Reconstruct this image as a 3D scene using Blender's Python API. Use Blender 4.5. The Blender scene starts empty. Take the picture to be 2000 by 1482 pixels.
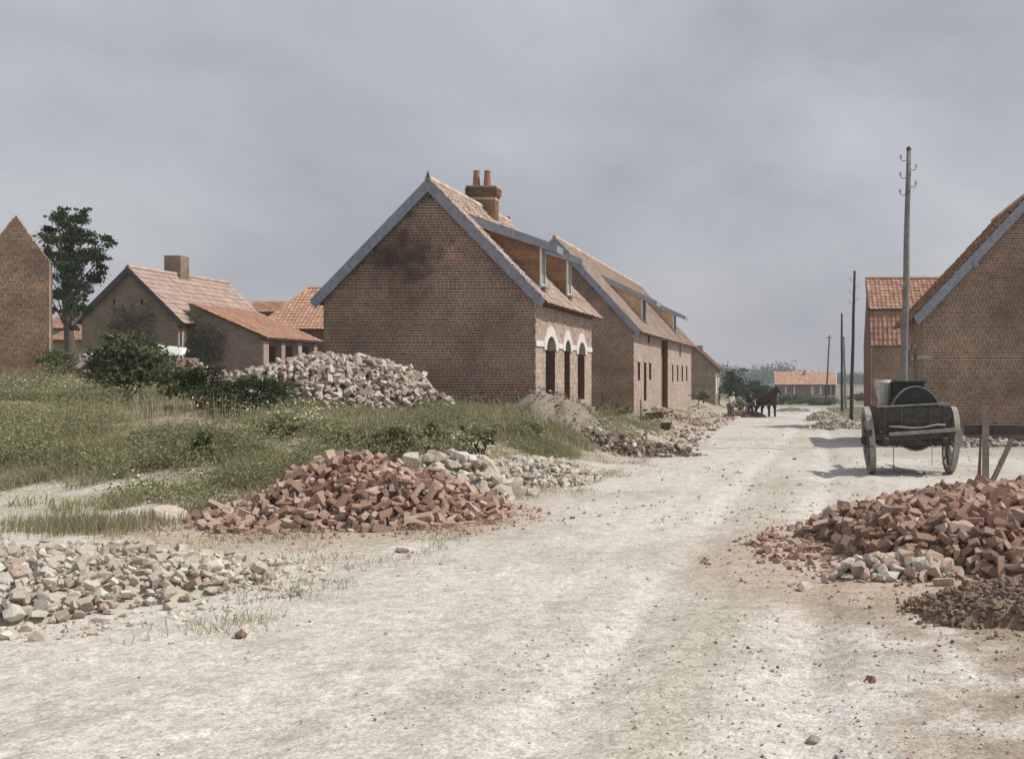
import bpy, bmesh, math, random
import numpy as np
from mathutils import Vector, Matrix, Euler
random.seed(7); RNG = np.random.default_rng(7)
R = math.radians
scene = bpy.context.scene
C = scene.collection
F = 2100.0; VX = 1555.0; VY = 733.0; H = 2.0      # focal length in photograph pixels, vanishing point, eye height

# ------------------------------------------------------------------ camera
cam = bpy.data.cameras.new('camera'); camo = bpy.data.objects.new('camera', cam); C.objects.link(camo)
camo.location = (0, 0, H); camo.rotation_euler = (R(90), 0, 0)
cam.sensor_width = 36; cam.lens = F / 2000 * 36
cam.shift_x = -(VX - 1000) / 2000; cam.shift_y = -(741 - VY) / 2000     # view camera with a shifted lens
cam.clip_start = .1; cam.clip_end = 9000
scene.camera = camo
# ------------------------------------------------------------------ world
SUN_EL, SUN_AZ = 52, 8          # sun to the right of the view, a little beyond the gables
w = bpy.data.worlds.new('World'); scene.world = w; w.use_nodes = True
nt = w.node_tree; nt.nodes.clear()
def wn(t, **k):
    n = nt.nodes.new(t)
    for a, b in k.items(): setattr(n, a, b)
    return n
sky = wn('ShaderNodeTexSky', sky_type='NISHITA', sun_disc=False, sun_elevation=R(SUN_EL), sun_rotation=R(90 - SUN_AZ), dust_density=3.0, air_density=1.3)
tc = wn('ShaderNodeTexCoord')
mp = wn('ShaderNodeMapping'); mp.inputs['Scale'].default_value = (1.0, 1.0, 1.7); mp.inputs['Location'].default_value = (.35, .2, .1)
n1 = wn('ShaderNodeTexNoise'); n1.inputs['Scale'].default_value = 2.3; n1.inputs['Detail'].default_value = 8; n1.inputs['Roughness'].default_value = .56
n1.inputs['Distortion'].default_value = .15
rp = wn('ShaderNodeValToRGB'); rp.color_ramp.elements[0].position = .38; rp.color_ramp.elements[1].position = .64
rp.color_ramp.elements[0].color = (4.1, 4.2, 4.75, 1); rp.color_ramp.elements[1].color = (5.9, 6.0, 6.3, 1)
mx = wn('ShaderNodeMix', data_type='RGBA'); mx.inputs[0].default_value = .9
bg = wn('ShaderNodeBackground'); bg.inputs[1].default_value = .1
wo = wn('ShaderNodeOutputWorld')
L = nt.links.new
L(tc.outputs['Generated'], mp.inputs[0]); L(mp.outputs[0], n1.inputs['Vector']); L(n1.outputs[0], rp.inputs[0])
L(sky.outputs[0], mx.inputs[6]); L(rp.outputs[0], mx.inputs[7]); L(mx.outputs[2], bg.inputs[0]); L(bg.outputs[0], wo.inputs[0])
sun = bpy.data.lights.new('sun', 'SUN'); sun.energy = 4.0; sun.angle = R(1.0); sun.color = (1, .95, .87)
suno = bpy.data.objects.new('sun', sun); C.objects.link(suno)
sd = Vector((math.cos(R(SUN_EL)) * math.cos(R(SUN_AZ)), math.cos(R(SUN_EL)) * math.sin(R(SUN_AZ)), math.sin(R(SUN_EL))))
suno.rotation_euler = (-sd).to_track_quat('-Z', 'Y').to_euler(); suno.location = (20, 10, 30)
scene.view_settings.view_transform = 'Standard'; scene.view_settings.look = 'None'
scene.view_settings.exposure = 0.0; scene.view_settings.gamma = 1.0; scene.view_settings.use_curve_mapping = False

# ------------------------------------------------------------------ helpers
def P(px, py, Y): return Vector(((px - VX) / F * Y, Y, H - (py - VY) / F * Y))
def tag(o, label=None, cat=None, group=None, kind=None):
    if label: o['label'] = label
    if cat: o['category'] = cat
    if group: o['group'] = group
    if kind: o['kind'] = kind
    return o
def link(o, parent=None):
    C.objects.link(o)
    if parent is not None: o.parent = parent
    return o
def thing(name, loc, label, cat, group=None, rot=(0, 0, 0)):
    o = bpy.data.objects.new(name, None); o.location = loc; o.rotation_euler = rot; o.empty_display_size = .3
    C.objects.link(o); return tag(o, label, cat, group)
def org(parent):
    while parent is not None and parent.parent is not None: parent = parent.parent
    return Vector(parent.location) if parent is not None else Vector((0, 0, 0))
def mesh_np(name, V, Fc, mats, midx=None, smooth=False):
    """V: (n,3); Fc: (m,k) with constant k"""
    me = bpy.data.meshes.new(name)
    V = np.asarray(V, dtype=np.float32); Fc = np.asarray(Fc, dtype=np.int32)
    m, k = Fc.shape
    me.vertices.add(len(V)); me.vertices.foreach_set('co', V.ravel())
    me.loops.add(m * k); me.loops.foreach_set('vertex_index', Fc.ravel())
    me.polygons.add(m); me.polygons.foreach_set('loop_start', np.arange(m, dtype=np.int32) * k)
    for a in mats: me.materials.append(a)
    if midx is not None: me.polygons.foreach_set('material_index', np.asarray(midx, dtype=np.int32))
    me.polygons.foreach_set('use_smooth', np.full(m, smooth))
    me.update(calc_edges=True)
    return me
class MB:
    def __init__(s): s.v = []; s.f = []; s.mi = []
    def add(s, vs, fs, mi=0):
        b = len(s.v); s.v += [tuple(x) for x in vs]
        for f in fs: s.f.append([i + b for i in f]); s.mi.append(mi)
    def prism(s, poly, ext, mi=0):
        poly = [Vector(p) for p in poly]; ext = Vector(ext); n = len(poly)
        nrm = Vector((0, 0, 0))
        for i in range(n): nrm += poly[i].cross(poly[(i + 1) % n])
        if nrm.dot(ext) > 0: poly.reverse()
        s.add(poly + [p + ext for p in poly], [list(range(n)), list(range(2 * n - 1, n - 1, -1))] + [[i, i + n, (i + 1) % n + n, (i + 1) % n] for i in range(n)], mi)
        return s
    def box(s, a, b, mi=0):
        x0, y0, z0 = a; x1, y1, z1 = b
        return s.prism([(x0, y0, z0), (x1, y0, z0), (x1, y1, z0), (x0, y1, z0)], (0, 0, z1 - z0), mi)
    def beam(s, p, q, w, h, up=(0, 0, 1), mi=0):
        p = Vector(p); q = Vector(q); d = (q - p).normalized(); u = Vector(up)
        sd_ = d.cross(u)
        if sd_.length < 1e-4: sd_ = d.cross(Vector((1, 0, 0)))
        sd_.normalize(); u = sd_.cross(d)
        return s.prism([p + sd_ * w / 2 + u * h / 2, p - sd_ * w / 2 + u * h / 2, p - sd_ * w / 2 - u * h / 2, p + sd_ * w / 2 - u * h / 2], q - p, mi)
    def tube(s, pts, rad, n=8, mi=0, caps=True):
        pts = [Vector(p) for p in pts]; m = len(pts)
        if not hasattr(rad, '__len__'): rad = [rad] * m
        rings = []
        ref = Vector((0.013, 1, .02))
        for i in range(m):
            d = (pts[min(i + 1, m - 1)] - pts[max(i - 1, 0)]).normalized()
            a = d.cross(ref)
            if a.length < .05: a = d.cross(Vector((1, 0, 0)))
            a.normalize(); b = d.cross(a)
            rings.append([pts[i] + (a * math.cos(t) + b * math.sin(t)) * rad[i] for t in [2 * math.pi * k / n for k in range(n)]])
        vs = [p for r_ in rings for p in r_]
        fs = [[i * n + k, i * n + (k + 1) % n, (i + 1) * n + (k + 1) % n, (i + 1) * n + k] for i in range(m - 1) for k in range(n)]
        if caps: fs += [list(range(n - 1, -1, -1)), list(range((m - 1) * n, m * n))]
        s.add(vs, fs, mi); return s
    def build(s, name, mats, parent=None, smooth=False, world=True):
        """vertices are given in world space (world=True) or in the parent's space"""
        if not isinstance(mats, (list, tuple)): mats = [mats]
        o0 = org(parent) if world else Vector((0, 0, 0))
        me = bpy.data.meshes.new(name)
        me.from_pydata([(x - o0.x, y - o0.y, z - o0.z) for x, y, z in s.v], [], s.f)
        for m in mats: me.materials.append(m)
        me.polygons.foreach_set('material_index', s.mi)
        if smooth: me.polygons.foreach_set('use_smooth', [True] * len(s.f))
        me.update()
        return link(bpy.data.objects.new(name, me), parent)
def vnoise(x, y, seed=0):
    x = np.asarray(x, dtype=np.float64); y = np.asarray(y, dtype=np.float64)
    xi = np.floor(x).astype(np.int64); yi = np.floor(y).astype(np.int64); xf = x - xi; yf = y - yi
    def h(a, b):
        n = (a * 374761393 + b * 668265263 + seed * 1442695041) & 0xffffffff
        n = ((n ^ (n >> 13)) * 1274126177) & 0xffffffff
        return ((n ^ (n >> 16)) & 0xffff) / 65535.0
    u = xf * xf * (3 - 2 * xf); v = yf * yf * (3 - 2 * yf)
    return (h(xi, yi) * (1 - u) + h(xi + 1, yi) * u) * (1 - v) + (h(xi, yi + 1) * (1 - u) + h(xi + 1, yi + 1) * u) * v
def fbm(x, y, oct=4, seed=0):
    t = 0; a = .5; s = 0
    for i in range(oct): t = t + a * vnoise(x * 2 ** i, y * 2 ** i, seed + i * 17); s += a; a *= .5
    return t / s
def ss(t): t = np.clip(t, 0, 1); return t * t * (3 - 2 * t)
def road_edge(y): return np.interp(y, [0, 8, 14, 20, 30, 45, 75, 120], [-5.5, -4.9, -4.6, -3.9, -3.6, -4.2, -4.6, -5])
def gz(x, y, detail=True):
    x = np.asarray(x, dtype=float); y = np.asarray(y, dtype=float)
    r = np.interp(y, [0, 22, 75, 190, 300, 700, 1200, 4000], [0, 0, -.93, -2.5, -3.4, -2.2, 1.0, 4])
    S = ss((road_edge(y) - .3 - x) / 3.6) * ss((y - 14.5 - .12 * np.clip(-x - 9, 0, 8)) / 8.5) * (1 - ss((y - 100) / 90))
    T = np.interp(y, [18, 30, 48, 76, 200], [1.0, .98, .35, .2, -2]) + .06 * np.clip(-x - 9, 0, 20)
    z = r * (1 - S) + S * T
    if detail:
        near = 1 - ss((y - 60) / 40)
        z = z + near * ((fbm(x * .55, y * .45, 3, 3) - .5) * .16 * (.35 + S) + (fbm(x * 2.6, y * 2.2, 3, 9) - .5) * .045 + (fbm(x * 11, y * 9, 2, 21) - .5) * .014)
        rut = np.exp(-((x - (-1.6 + .035 * y)) / .22) ** 2) + np.exp(-((x - (-.15 + .035 * y)) / .22) ** 2)
        z = z - near * rut * .055 * (fbm(x * .3, y * .5, 2, 5) + .3)
    return z
def g(x, y): return float(gz(x, y))
def bankmask(x, y):
    return ss((road_edge(y) - .9 - x + (fbm(x * .8, y * .8, 3, 31) - .5) * 1.6) / .9) * ss((y - 16.4 - .10 * np.clip(-x - 9, 0, 8) + (fbm(x * .7, y * .7, 3, 41) - .5) * 4.2 + .5) / 1.6)

# ------------------------------------------------------------------ materials
def mat(name, cols, rough=.92, nscale=6.0, namt=.35, bump=.0, bscale=40.0, island=True, metallic=0, tint=None, spec=.25, trans=0, coord='Object', soot=False):
    m = bpy.data.materials.new(name); m.use_nodes = True; t = m.node_tree; N = t.nodes; K = t.links.new
    b = N['Principled BSDF']; b.inputs['Roughness'].default_value = rough; b.inputs['Metallic'].default_value = metallic
    b.inputs['Specular IOR Level'].default_value = spec
    if tint:
        at = N.new('ShaderNodeAttribute'); at.attribute_name = tint; base = at.outputs['Color']
    else:
        rmp = N.new('ShaderNodeValToRGB'); e = rmp.color_ramp.elements
        n = len(cols)
        while len(e) < n: e.new(.5)
        for i, c in enumerate(cols): e[i].position = (i + .5) / n; e[i].color = (*c, 1)
        if island:
            ge = N.new('ShaderNodeNewGeometry'); oi = N.new('ShaderNodeObjectInfo')
            ad = N.new('ShaderNodeMath'); ad.operation = 'ADD'; fr = N.new('ShaderNodeMath'); fr.operation = 'FRACT'
            K(ge.outputs['Random Per Island'], ad.inputs[0]); K(oi.outputs['Random'], ad.inputs[1]); K(ad.outputs[0], fr.inputs[0]); K(fr.outputs[0], rmp.inputs[0])
        else:
            tx = N.new('ShaderNodeTexCoord'); no = N.new('ShaderNodeTexNoise'); no.inputs['Scale'].default_value = nscale * .4; no.inputs['Detail'].default_value = 6
            K(tx.outputs[coord], no.inputs['Vector']); K(no.outputs[0], rmp.inputs[0])
        base = rmp.outputs[0]
    tx = N.new('ShaderNodeTexCoord'); no = N.new('ShaderNodeTexNoise'); no.inputs['Scale'].default_value = nscale; no.inputs['Detail'].default_value = 7; no.inputs['Roughness'].default_value = .65
    K(tx.outputs[coord], no.inputs['Vector'])
    mr = N.new('ShaderNodeMapRange'); mr.inputs[1].default_value = .3; mr.inputs[2].default_value = .7; mr.inputs[3].default_value = 1 - namt; mr.inputs[4].default_value = 1 + namt * .7
    K(no.outputs[0], mr.inputs[0])
    mu = N.new('ShaderNodeVectorMath'); mu.operation = 'SCALE'; K(base, mu.inputs[0]); K(mr.outputs[0], mu.inputs['Scale'])
    if tint:    # grit
        for sc_n, lo_, hi_ in ((55, .74, 1.16), (19, .84, 1.12)):
            ng = N.new('ShaderNodeTexNoise'); ng.inputs['Scale'].default_value = sc_n; ng.inputs['Detail'].default_value = 4; K(tx.outputs[coord], ng.inputs['Vector'])
            mg = N.new('ShaderNodeMapRange'); mg.inputs[1].default_value = .34; mg.inputs[2].default_value = .6; mg.inputs[3].default_value = lo_; mg.inputs[4].default_value = hi_; K(ng.outputs[0], mg.inputs[0])
            vg = N.new('ShaderNodeVectorMath'); vg.operation = 'SCALE'; K(mu.outputs[0], vg.inputs[0]); K(mg.outputs[0], vg.inputs['Scale']); mu = vg
    if soot:    # smoke stain on the upper gable
        gp = N.new('ShaderNodeNewGeometry'); sc = N.new('ShaderNodeVectorMath'); sc.operation = 'SUBTRACT'; sc.inputs[1].default_value = (-11.05, 30.53, 5.45); K(gp.outputs['Position'], sc.inputs[0])
        mv = N.new('ShaderNodeVectorMath'); mv.operation = 'MULTIPLY'; mv.inputs[1].default_value = (.75, .75, 1.0); K(sc.outputs[0], mv.inputs[0])
        ln_ = N.new('ShaderNodeVectorMath'); ln_.operation = 'LENGTH'; K(mv.outputs[0], ln_.inputs[0])
        n3 = N.new('ShaderNodeTexNoise'); n3.inputs['Scale'].default_value = 2.2; n3.inputs['Detail'].default_value = 5; K(gp.outputs['Position'], n3.inputs['Vector'])
        a3 = N.new('ShaderNodeMath'); a3.operation = 'MULTIPLY_ADD'; K(n3.outputs[0], a3.inputs[0]); a3.inputs[1].default_value = 2.3; K(ln_.outputs['Value'], a3.inputs[2])
        m3 = N.new('ShaderNodeMapRange'); m3.interpolation_type = 'SMOOTHSTEP'; m3.inputs[1].default_value = 1.15; m3.inputs[2].default_value = 2.5; m3.inputs[3].default_value = .38; m3.inputs[4].default_value = 1; K(a3.outputs[0], m3.inputs[0])
        n5 = N.new('ShaderNodeTexNoise'); n5.inputs['Scale'].default_value = .55; n5.inputs['Detail'].default_value = 6; n5.inputs['Roughness'].default_value = .62; K(gp.outputs['Position'], n5.inputs['Vector'])
        m5 = N.new('ShaderNodeMapRange'); m5.inputs[1].default_value = .3; m5.inputs[2].default_value = .7; m5.inputs[3].default_value = .62; m5.inputs[4].default_value = 1.38; K(n5.outputs[0], m5.inputs[0])
        m6 = N.new('ShaderNodeMath'); m6.operation = 'MULTIPLY'; K(m3.outputs[0], m6.inputs[0]); K(m5.outputs[0], m6.inputs[1])
        m4 = N.new('ShaderNodeVectorMath'); m4.operation = 'SCALE'; K(mu.outputs[0], m4.inputs[0]); K(m6.outputs[0], m4.inputs['Scale']); mu = m4
    K(mu.outputs[0], b.inputs['Base Color'])
    if bump:
        nb = N.new('ShaderNodeTexNoise'); nb.inputs['Scale'].default_value = bscale; nb.inputs['Detail'].default_value = 6
        K(tx.outputs[coord], nb.inputs['Vector'])
        bu = N.new('ShaderNodeBump'); bu.inputs['Strength'].default_value = bump; bu.inputs['Distance'].default_value = .02
        K(nb.outputs[0], bu.inputs['Height']); K(bu.outputs[0], b.inputs['Normal'])
    if trans:
        tr = N.new('ShaderNodeBsdfTranslucent'); K(mu.outputs[0], tr.inputs[0]); ms = N.new('ShaderNodeMixShader'); ms.inputs[0].default_value = trans
        K(b.outputs[0], ms.inputs[1]); K(tr.outputs[0], ms.inputs[2]); K(ms.outputs[0], N['Material Output'].inputs[0])
    return m
M = {}
M['brick'] = mat('brown_red_brick', [(.19, .09, .052), (.24, .13, .072), (.14, .08, .055), (.29, .165, .095), (.17, .105, .062), (.21, .15, .08), (.31, .14, .075), (.12, .085, .07), (.23, .115, .062), (.18, .14, .08)], nscale=1.2, namt=.28, soot=True)
M['mortar'] = mat('lime_mortar', [(.58, .53, .45), (.48, .44, .37)], island=False, nscale=3, namt=.3, soot=True)
M['litfrontbrick'] = mat('facing_brick_sunlit_tone', [(.41, .30, .25), (.48, .38, .325), (.35, .25, .21), (.52, .43, .37), (.44, .32, .27), (.39, .33, .29), (.31, .21, .17)], nscale=1.5, namt=.2)  # paler copy of the brick for street fronts, sunlight put into its colour
M['oldbrick'] = mat('old_grey_brick', [(.27, .205, .175), (.32, .25, .22), (.24, .195, .175), (.29, .215, .175), (.35, .29, .25)], nscale=1.4, namt=.35)
M['oldmortar'] = mat('old_mortar', [(.28, .25, .21), (.20, .18, .15)], island=False, nscale=2, namt=.3)
M['cbrick'] = mat('weathered_cottage_brick', [(.30, .225, .155), (.26, .215, .15), (.34, .26, .19), (.23, .185, .13), (.31, .265, .19)], nscale=1.0, namt=.4)
M['reveal'] = mat('brick_reveal', [(.14, .06, .04), (.18, .09, .06), (.10, .05, .04)], nscale=20, namt=.4, island=False)
M['tile'] = mat('clay_roof_tile', [(.48, .27, .185), (.54, .32, .22), (.42, .235, .16), (.57, .37, .26), (.50, .31, .21), (.46, .28, .19)], nscale=1.3, namt=.24)
M['palet'] = mat('pale_roof_tile', [(.56, .42, .345), (.62, .49, .41), (.47, .34, .27), (.66, .55, .47), (.57, .42, .34)], nscale=1.3, namt=.22)
M['ctile'] = mat('worn_pink_tile', [(.46, .34, .28), (.50, .38, .32), (.42, .305, .25), (.53, .42, .36), (.40, .30, .26)], nscale=1.1, namt=.22)
M['redtile'] = mat('deep_red_tile', [(.33, .18, .125), (.39, .225, .16), (.29, .15, .105), (.43, .27, .20)], nscale=2, namt=.25)
M['deck'] = mat('roof_boarding', [(.16, .10, .06), (.12, .08, .05)], island=False)
M['zinc'] = mat('blue_grey_painted_board', [(.24, .265, .31), (.29, .315, .36)], island=False, nscale=9, namt=.32, rough=.8)
M['zincdark'] = mat('dark_grey_board', [(.075, .08, .09), (.10, .10, .11)], island=False, nscale=5, namt=.3, rough=.8)
M['wood'] = mat('brown_boards', [(.22, .12, .065), (.28, .16, .09), (.18, .10, .06), (.25, .15, .09)], nscale=9, namt=.3)
M['palewood'] = mat('pale_new_boards', [(.45, .33, .22), (.50, .38, .26), (.40, .29, .19)], nscale=9, namt=.25)
M['greywood'] = mat('weathered_grey_wood', [(.22, .19, .16), (.28, .25, .21)], island=False, nscale=14, namt=.35)
M['polewood'] = mat('pole_wood', [(.17, .16, .15), (.24, .23, .21)], island=False, nscale=9, namt=.35)
M['poledark'] = mat('tarred_pole_wood', [(.045, .04, .038), (.07, .06, .05)], island=False, nscale=9, namt=.35)
M['white'] = mat('white_plaster', [(.72, .69, .65), (.62, .59, .55)], island=False, nscale=7, namt=.15)
M['whitepaint'] = mat('white_paint', [(.68, .68, .66), (.60, .60, .58)], island=False, nscale=7, namt=.12)
M['stonesill'] = mat('concrete_sill', [(.42, .38, .34), (.34, .31, .28)], island=False, nscale=7, namt=.2)
M['glass'] = mat('dark_window_glass', [(.02, .022, .025), (.03, .03, .035)], island=False, rough=.15, spec=.5)
M['dark'] = mat('dark_opening', [(.012, .011, .01), (.016, .014, .012)], island=False)
M['iron'] = mat('rusty_iron', [(.05, .04, .035), (.08, .055, .04)], island=False, nscale=14, rough=.8)
M['tank'] = mat('dull_green_black_iron', [(.035, .04, .036), (.055, .058, .05)], island=False, nscale=6, namt=.4, rough=.75)
M['cartwood'] = mat('old_dark_cart_wood', [(.055, .05, .043), (.085, .078, .066), (.045, .04, .035)], island=False, nscale=9, namt=.4)
M['cartpale'] = mat('worn_pale_cart_wood', [(.27, .25, .21), (.36, .34, .29)], island=False, nscale=9, namt=.35)
M['pot'] = mat('terracotta', [(.36, .17, .11), (.30, .14, .10)], island=False, nscale=5)
M['chalk'] = mat('chalk_stone', [(.56, .52, .45), (.48, .44, .37), (.62, .58, .51), (.41, .36, .29), (.52, .45, .37), (.45, .40, .33)], nscale=9, namt=.28, bump=.35, bscale=30)
M['redb'] = mat('reclaimed_red_brick', [(.35, .225, .17), (.41, .275, .21), (.30, .18, .135), (.44, .32, .255), (.38, .25, .19), (.32, .215, .165)], nscale=12, namt=.3, bump=.3, bscale=40)
M['redp'] = mat('dusty_pink_brick', [(.46, .34, .27), (.50, .39, .32), (.40, .29, .23)], nscale=12, namt=.3, bump=.3, bscale=40)
M['redd'] = mat('dark_red_brick', [(.235, .14, .105), (.28, .175, .13), (.19, .115, .09), (.31, .205, .155)], nscale=12, namt=.3, bump=.3, bscale=40)
M['mortarb'] = mat('mortar_crusted_brick', [(.50, .44, .375), (.42, .35, .295), (.56, .51, .445), (.36, .26, .215), (.46, .40, .34), (.28, .20, .165)], nscale=11, namt=.35, bump=.3, bscale=40)
M['darkrub'] = mat('dark_rubble', [(.19, .15, .11), (.27, .22, .17), (.14, .11, .09), (.36, .31, .26), (.22, .16, .12)], nscale=9, namt=.35, bump=.3)
M['dirt'] = mat('grey_dirt', [(.21, .18, .14), (.26, .225, .175), (.16, .14, .10)], island=False, nscale=7, namt=.3, bump=.5, bscale=30)
M['browndirt'] = mat('brown_dirt', [(.19, .13, .09), (.26, .19, .14), (.15, .10, .07)], island=False, nscale=7, namt=.3, bump=.5, bscale=30)
M['redcore'] = mat('brick_dust', [(.22, .135, .095), (.30, .20, .145)], island=False, nscale=9, namt=.35, bump=.5)
M['chalkcore'] = mat('chalk_dust', [(.50, .46, .39), (.42, .38, .31)], island=False, nscale=9, namt=.3, bump=.5)
M['ground'] = mat('chalky_ground', [], tint='tint', nscale=6, namt=.26, bump=.8, bscale=22)
M['leaf'] = mat('bush_leaves', [(.08, .10, .04), (.11, .135, .055), (.14, .16, .07), (.06, .08, .032), (.19, .20, .10)], nscale=2, namt=.3, trans=.25)
M['darkleaf'] = mat('dark_tree_leaves', [(.035, .055, .022), (.05, .075, .028), (.03, .045, .02), (.065, .085, .035)], nscale=1, namt=.35, trans=.2)
M['farleaf'] = mat('distant_leaves', [(.06, .08, .055), (.07, .09, .06), (.055, .07, .05)], nscale=.3, namt=.3, trans=.15)
M['grass'] = mat('meadow_grass', [(.29, .28, .145), (.36, .33, .19), (.25, .255, .13), (.44, .39, .26), (.32, .31, .165), (.50, .45, .32), (.23, .235, .12)], nscale=.6, namt=.35, trans=.3)
M['weed'] = mat('weed_leaves', [(.24, .27, .125), (.29, .31, .155), (.19, .215, .10), (.36, .35, .20), (.27, .27, .145), (.38, .33, .22)], nscale=.7, namt=.35, trans=.3)
M['straw'] = mat('dry_straw', [(.42, .36, .24), (.50, .44, .31), (.34, .28, .18)], nscale=3)
M['flower'] = mat('white_yellow_flowers', [(.62, .60, .40), (.70, .70, .62), (.58, .55, .22), (.66, .64, .50)], nscale=3, namt=.1)
M['bark'] = mat('bark', [(.10, .085, .065), (.15, .13, .10)], island=False, nscale=9, namt=.4)
M['horse'] = mat('dark_bay_coat', [(.03, .016, .011), (.05, .024, .016)], island=False, nscale=3, rough=.6)
M['skin'] = mat('skin', [(.42, .25, .18), (.46, .28, .20)], island=False)
M['shirt'] = mat('white_shirt', [(.62, .62, .64), (.55, .55, .58)], island=False)
M['navy'] = mat('dark_navy_cloth', [(.025, .027, .04), (.035, .036, .05)], island=False)
M['trouser'] = mat('grey_green_trousers', [(.10, .115, .11), (.14, .15, .14)], island=False)
M['straw_hat'] = mat('straw_hat', [(.40, .35, .18), (.36, .31, .16)], island=False)
M['dustmix'] = mat('brick_breakage', [(.36, .24, .18), (.30, .20, .15), (.44, .36, .29), (.27, .19, .15)], island=False, nscale=14, namt=.4, bump=.6)
M['leather'] = mat('harness_leather', [(.05, .03, .02), (.035, .022, .016)], island=False, rough=.6)
M['sack'] = mat('pale_sackcloth', [(.58, .55, .50), (.48, .45, .41)], island=False, nscale=12)

# ------------------------------------------------------------------ terrain (one grid shared out between the ground, the road and the bank)
def terrain():
    ys = [1.5]
    while ys[-1] < 70: ys.append(ys[-1] + max(.05, .0085 * ys[-1]))
    while ys[-1] < 4500: ys.append(ys[-1] * 1.05)
    xs = list(np.arange(-16, 6, .1)); x = 6
    while x < 2500: x += max(.2, .07 * abs(x)); xs.append(x)
    x = -16; lft = []
    while x > -3000: x -= max(.25, .05 * (abs(x) - 14)); lft.append(x)
    xs = lft[::-1] + xs
    xs = np.array(xs); ys = np.array(ys)
    X, Y = np.meshgrid(xs, ys); Z = gz(X, Y)
    nx = len(xs); idx = np.arange(X.size).reshape(X.shape)
    V = np.stack([X, Y, Z], -1).reshape(-1, 3)
    quads = np.stack([idx[:-1, :-1], idx[:-1, 1:], idx[1:, 1:], idx[1:, :-1]], -1).reshape(-1, 4)
    # colour of the soil itself
    chalk = np.array([.515, .49, .445]); chalk2 = np.array([.385, .36, .305]); soil = np.array([.29, .26, .19]); brown = np.array([.28, .225, .17]); red = np.array([.38, .29, .225]); field = np.array([.17, .17, .105]); straw = np.array([.38, .33, .22])
    x_, y_ = V[:, 0], V[:, 1]
    f1 = fbm(x_ * .9, y_ * .5, 4, 51)[:, None]; f2 = fbm(x_ * 3.5, y_ * 2.6, 4, 61)[:, None]
    col = chalk + (chalk2 - chalk) * (ss((f1 - .42) / .3) * .55 + ss((f2 - .5) / .25) * .45)
    def blend(col, c, m): m = np.clip(m, 0, 1)[:, None]; return col * (1 - m) + c * m
    tr = 0
    for off, wd_ in ((-1.75, .16), (-.2, .16), (-2.6, .12), (.75, .13)):
        tr = tr + np.exp(-((x_ - (off + .035 * y_ - .0004 * (y_ - 20) ** 2 + .12 * np.sin(y_ * .35 + off))) / wd_) ** 2)
    tr = np.clip(tr, 0, 1) * (.3 + .9 * fbm(x_ * .4, y_ * .35, 2, 93)) * (y_ < 90)
    col = blend(col, chalk * 1.1, tr * .55); mid = np.exp(-((x_ - (-1.0 + .035 * y_)) / .35) ** 2) * ss((fbm(x_ * .8, y_ * .4, 3, 97) - .38) / .2) * (y_ < 90)
    col = blend(col, chalk2 * np.array([.9, .9, .8]), mid * .55)
    col = blend(col, brown, .95 * ss((x_ + .35 * y_ - 2.25 + (f1[:, 0] - .5) * 2.6) / 1.7) * ss((11.5 - y_) / 2.5) * ss((f2[:, 0] - .28) / .25))
    for cx, cy, r in [(-6.3, 15.0, 2.9), (1.9, 12.0, 3.2), (-3.6, 74.5, 3.5)]:
        d = np.hypot(x_ - cx, (y_ - cy)) / r + (f2[:, 0] - .5) * .5
        col = blend(col, red, .7 * ss((1.15 - d) / .35))
    lot = ss((x_ - 1.2) / 1.5) * ss((y_ - 26) / 3); col = blend(col, chalk2 * .85, lot * .6)
    col = blend(col, straw, .35 * ss((road_edge(y_) + .2 - x_) / .8) * ss((f1[:, 0] - .35) / .3))
    col = blend(col, brown * 1.15, .6 * ss((road_edge(y_) + .6 - x_) / 1.2) * ss((y_ - 24) / 4) * (y_ < 90))
    bm_ = bankmask(x_, y_)
    col = blend(col, soil * (1 + (f2 - .5) * .7), bm_ * .9)
    col = blend(col, field * (1 + (fbm(x_ * .02, y_ * .02, 3, 77)[:, None] - .5) * 1.1), ss((y_ - 100) / 60))
    col = blend(col, straw * 1.15, ss((y_ - 260) / 90) * ss((fbm(x_ * .012, y_ * .008, 3, 88) - .5) / .06) * .8)
    cx_ = V[quads, 0].mean(1); cy_ = V[quads, 1].mean(1)
    isb = (bankmask(cx_, cy_) > .5) & (cy_ < 60)
    isr = (~isb) & (cx_ > road_edge(cy_)) & (cx_ < np.interp(cy_, [0, 20, 40, 200], [2.5, 1.4, 1.2, 6])) & (cy_ < 230)
    for name, msk in (('ground', ~(isb | isr)), ('road', isr), ('grass_bank', isb)):
        q = quads[msk]; u, inv = np.unique(q, return_inverse=True)
        me = mesh_np(name, V[u], inv.reshape(q.shape), [M['ground']], smooth=True)
        a = me.color_attributes.new('tint', 'FLOAT_COLOR', 'POINT')
        a.data.foreach_set('color', np.concatenate([col[u], np.ones((len(u), 1))], 1).astype(np.float32).ravel())
        tag(link(bpy.data.objects.new(name, me)), kind='structure')
terrain()

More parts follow.
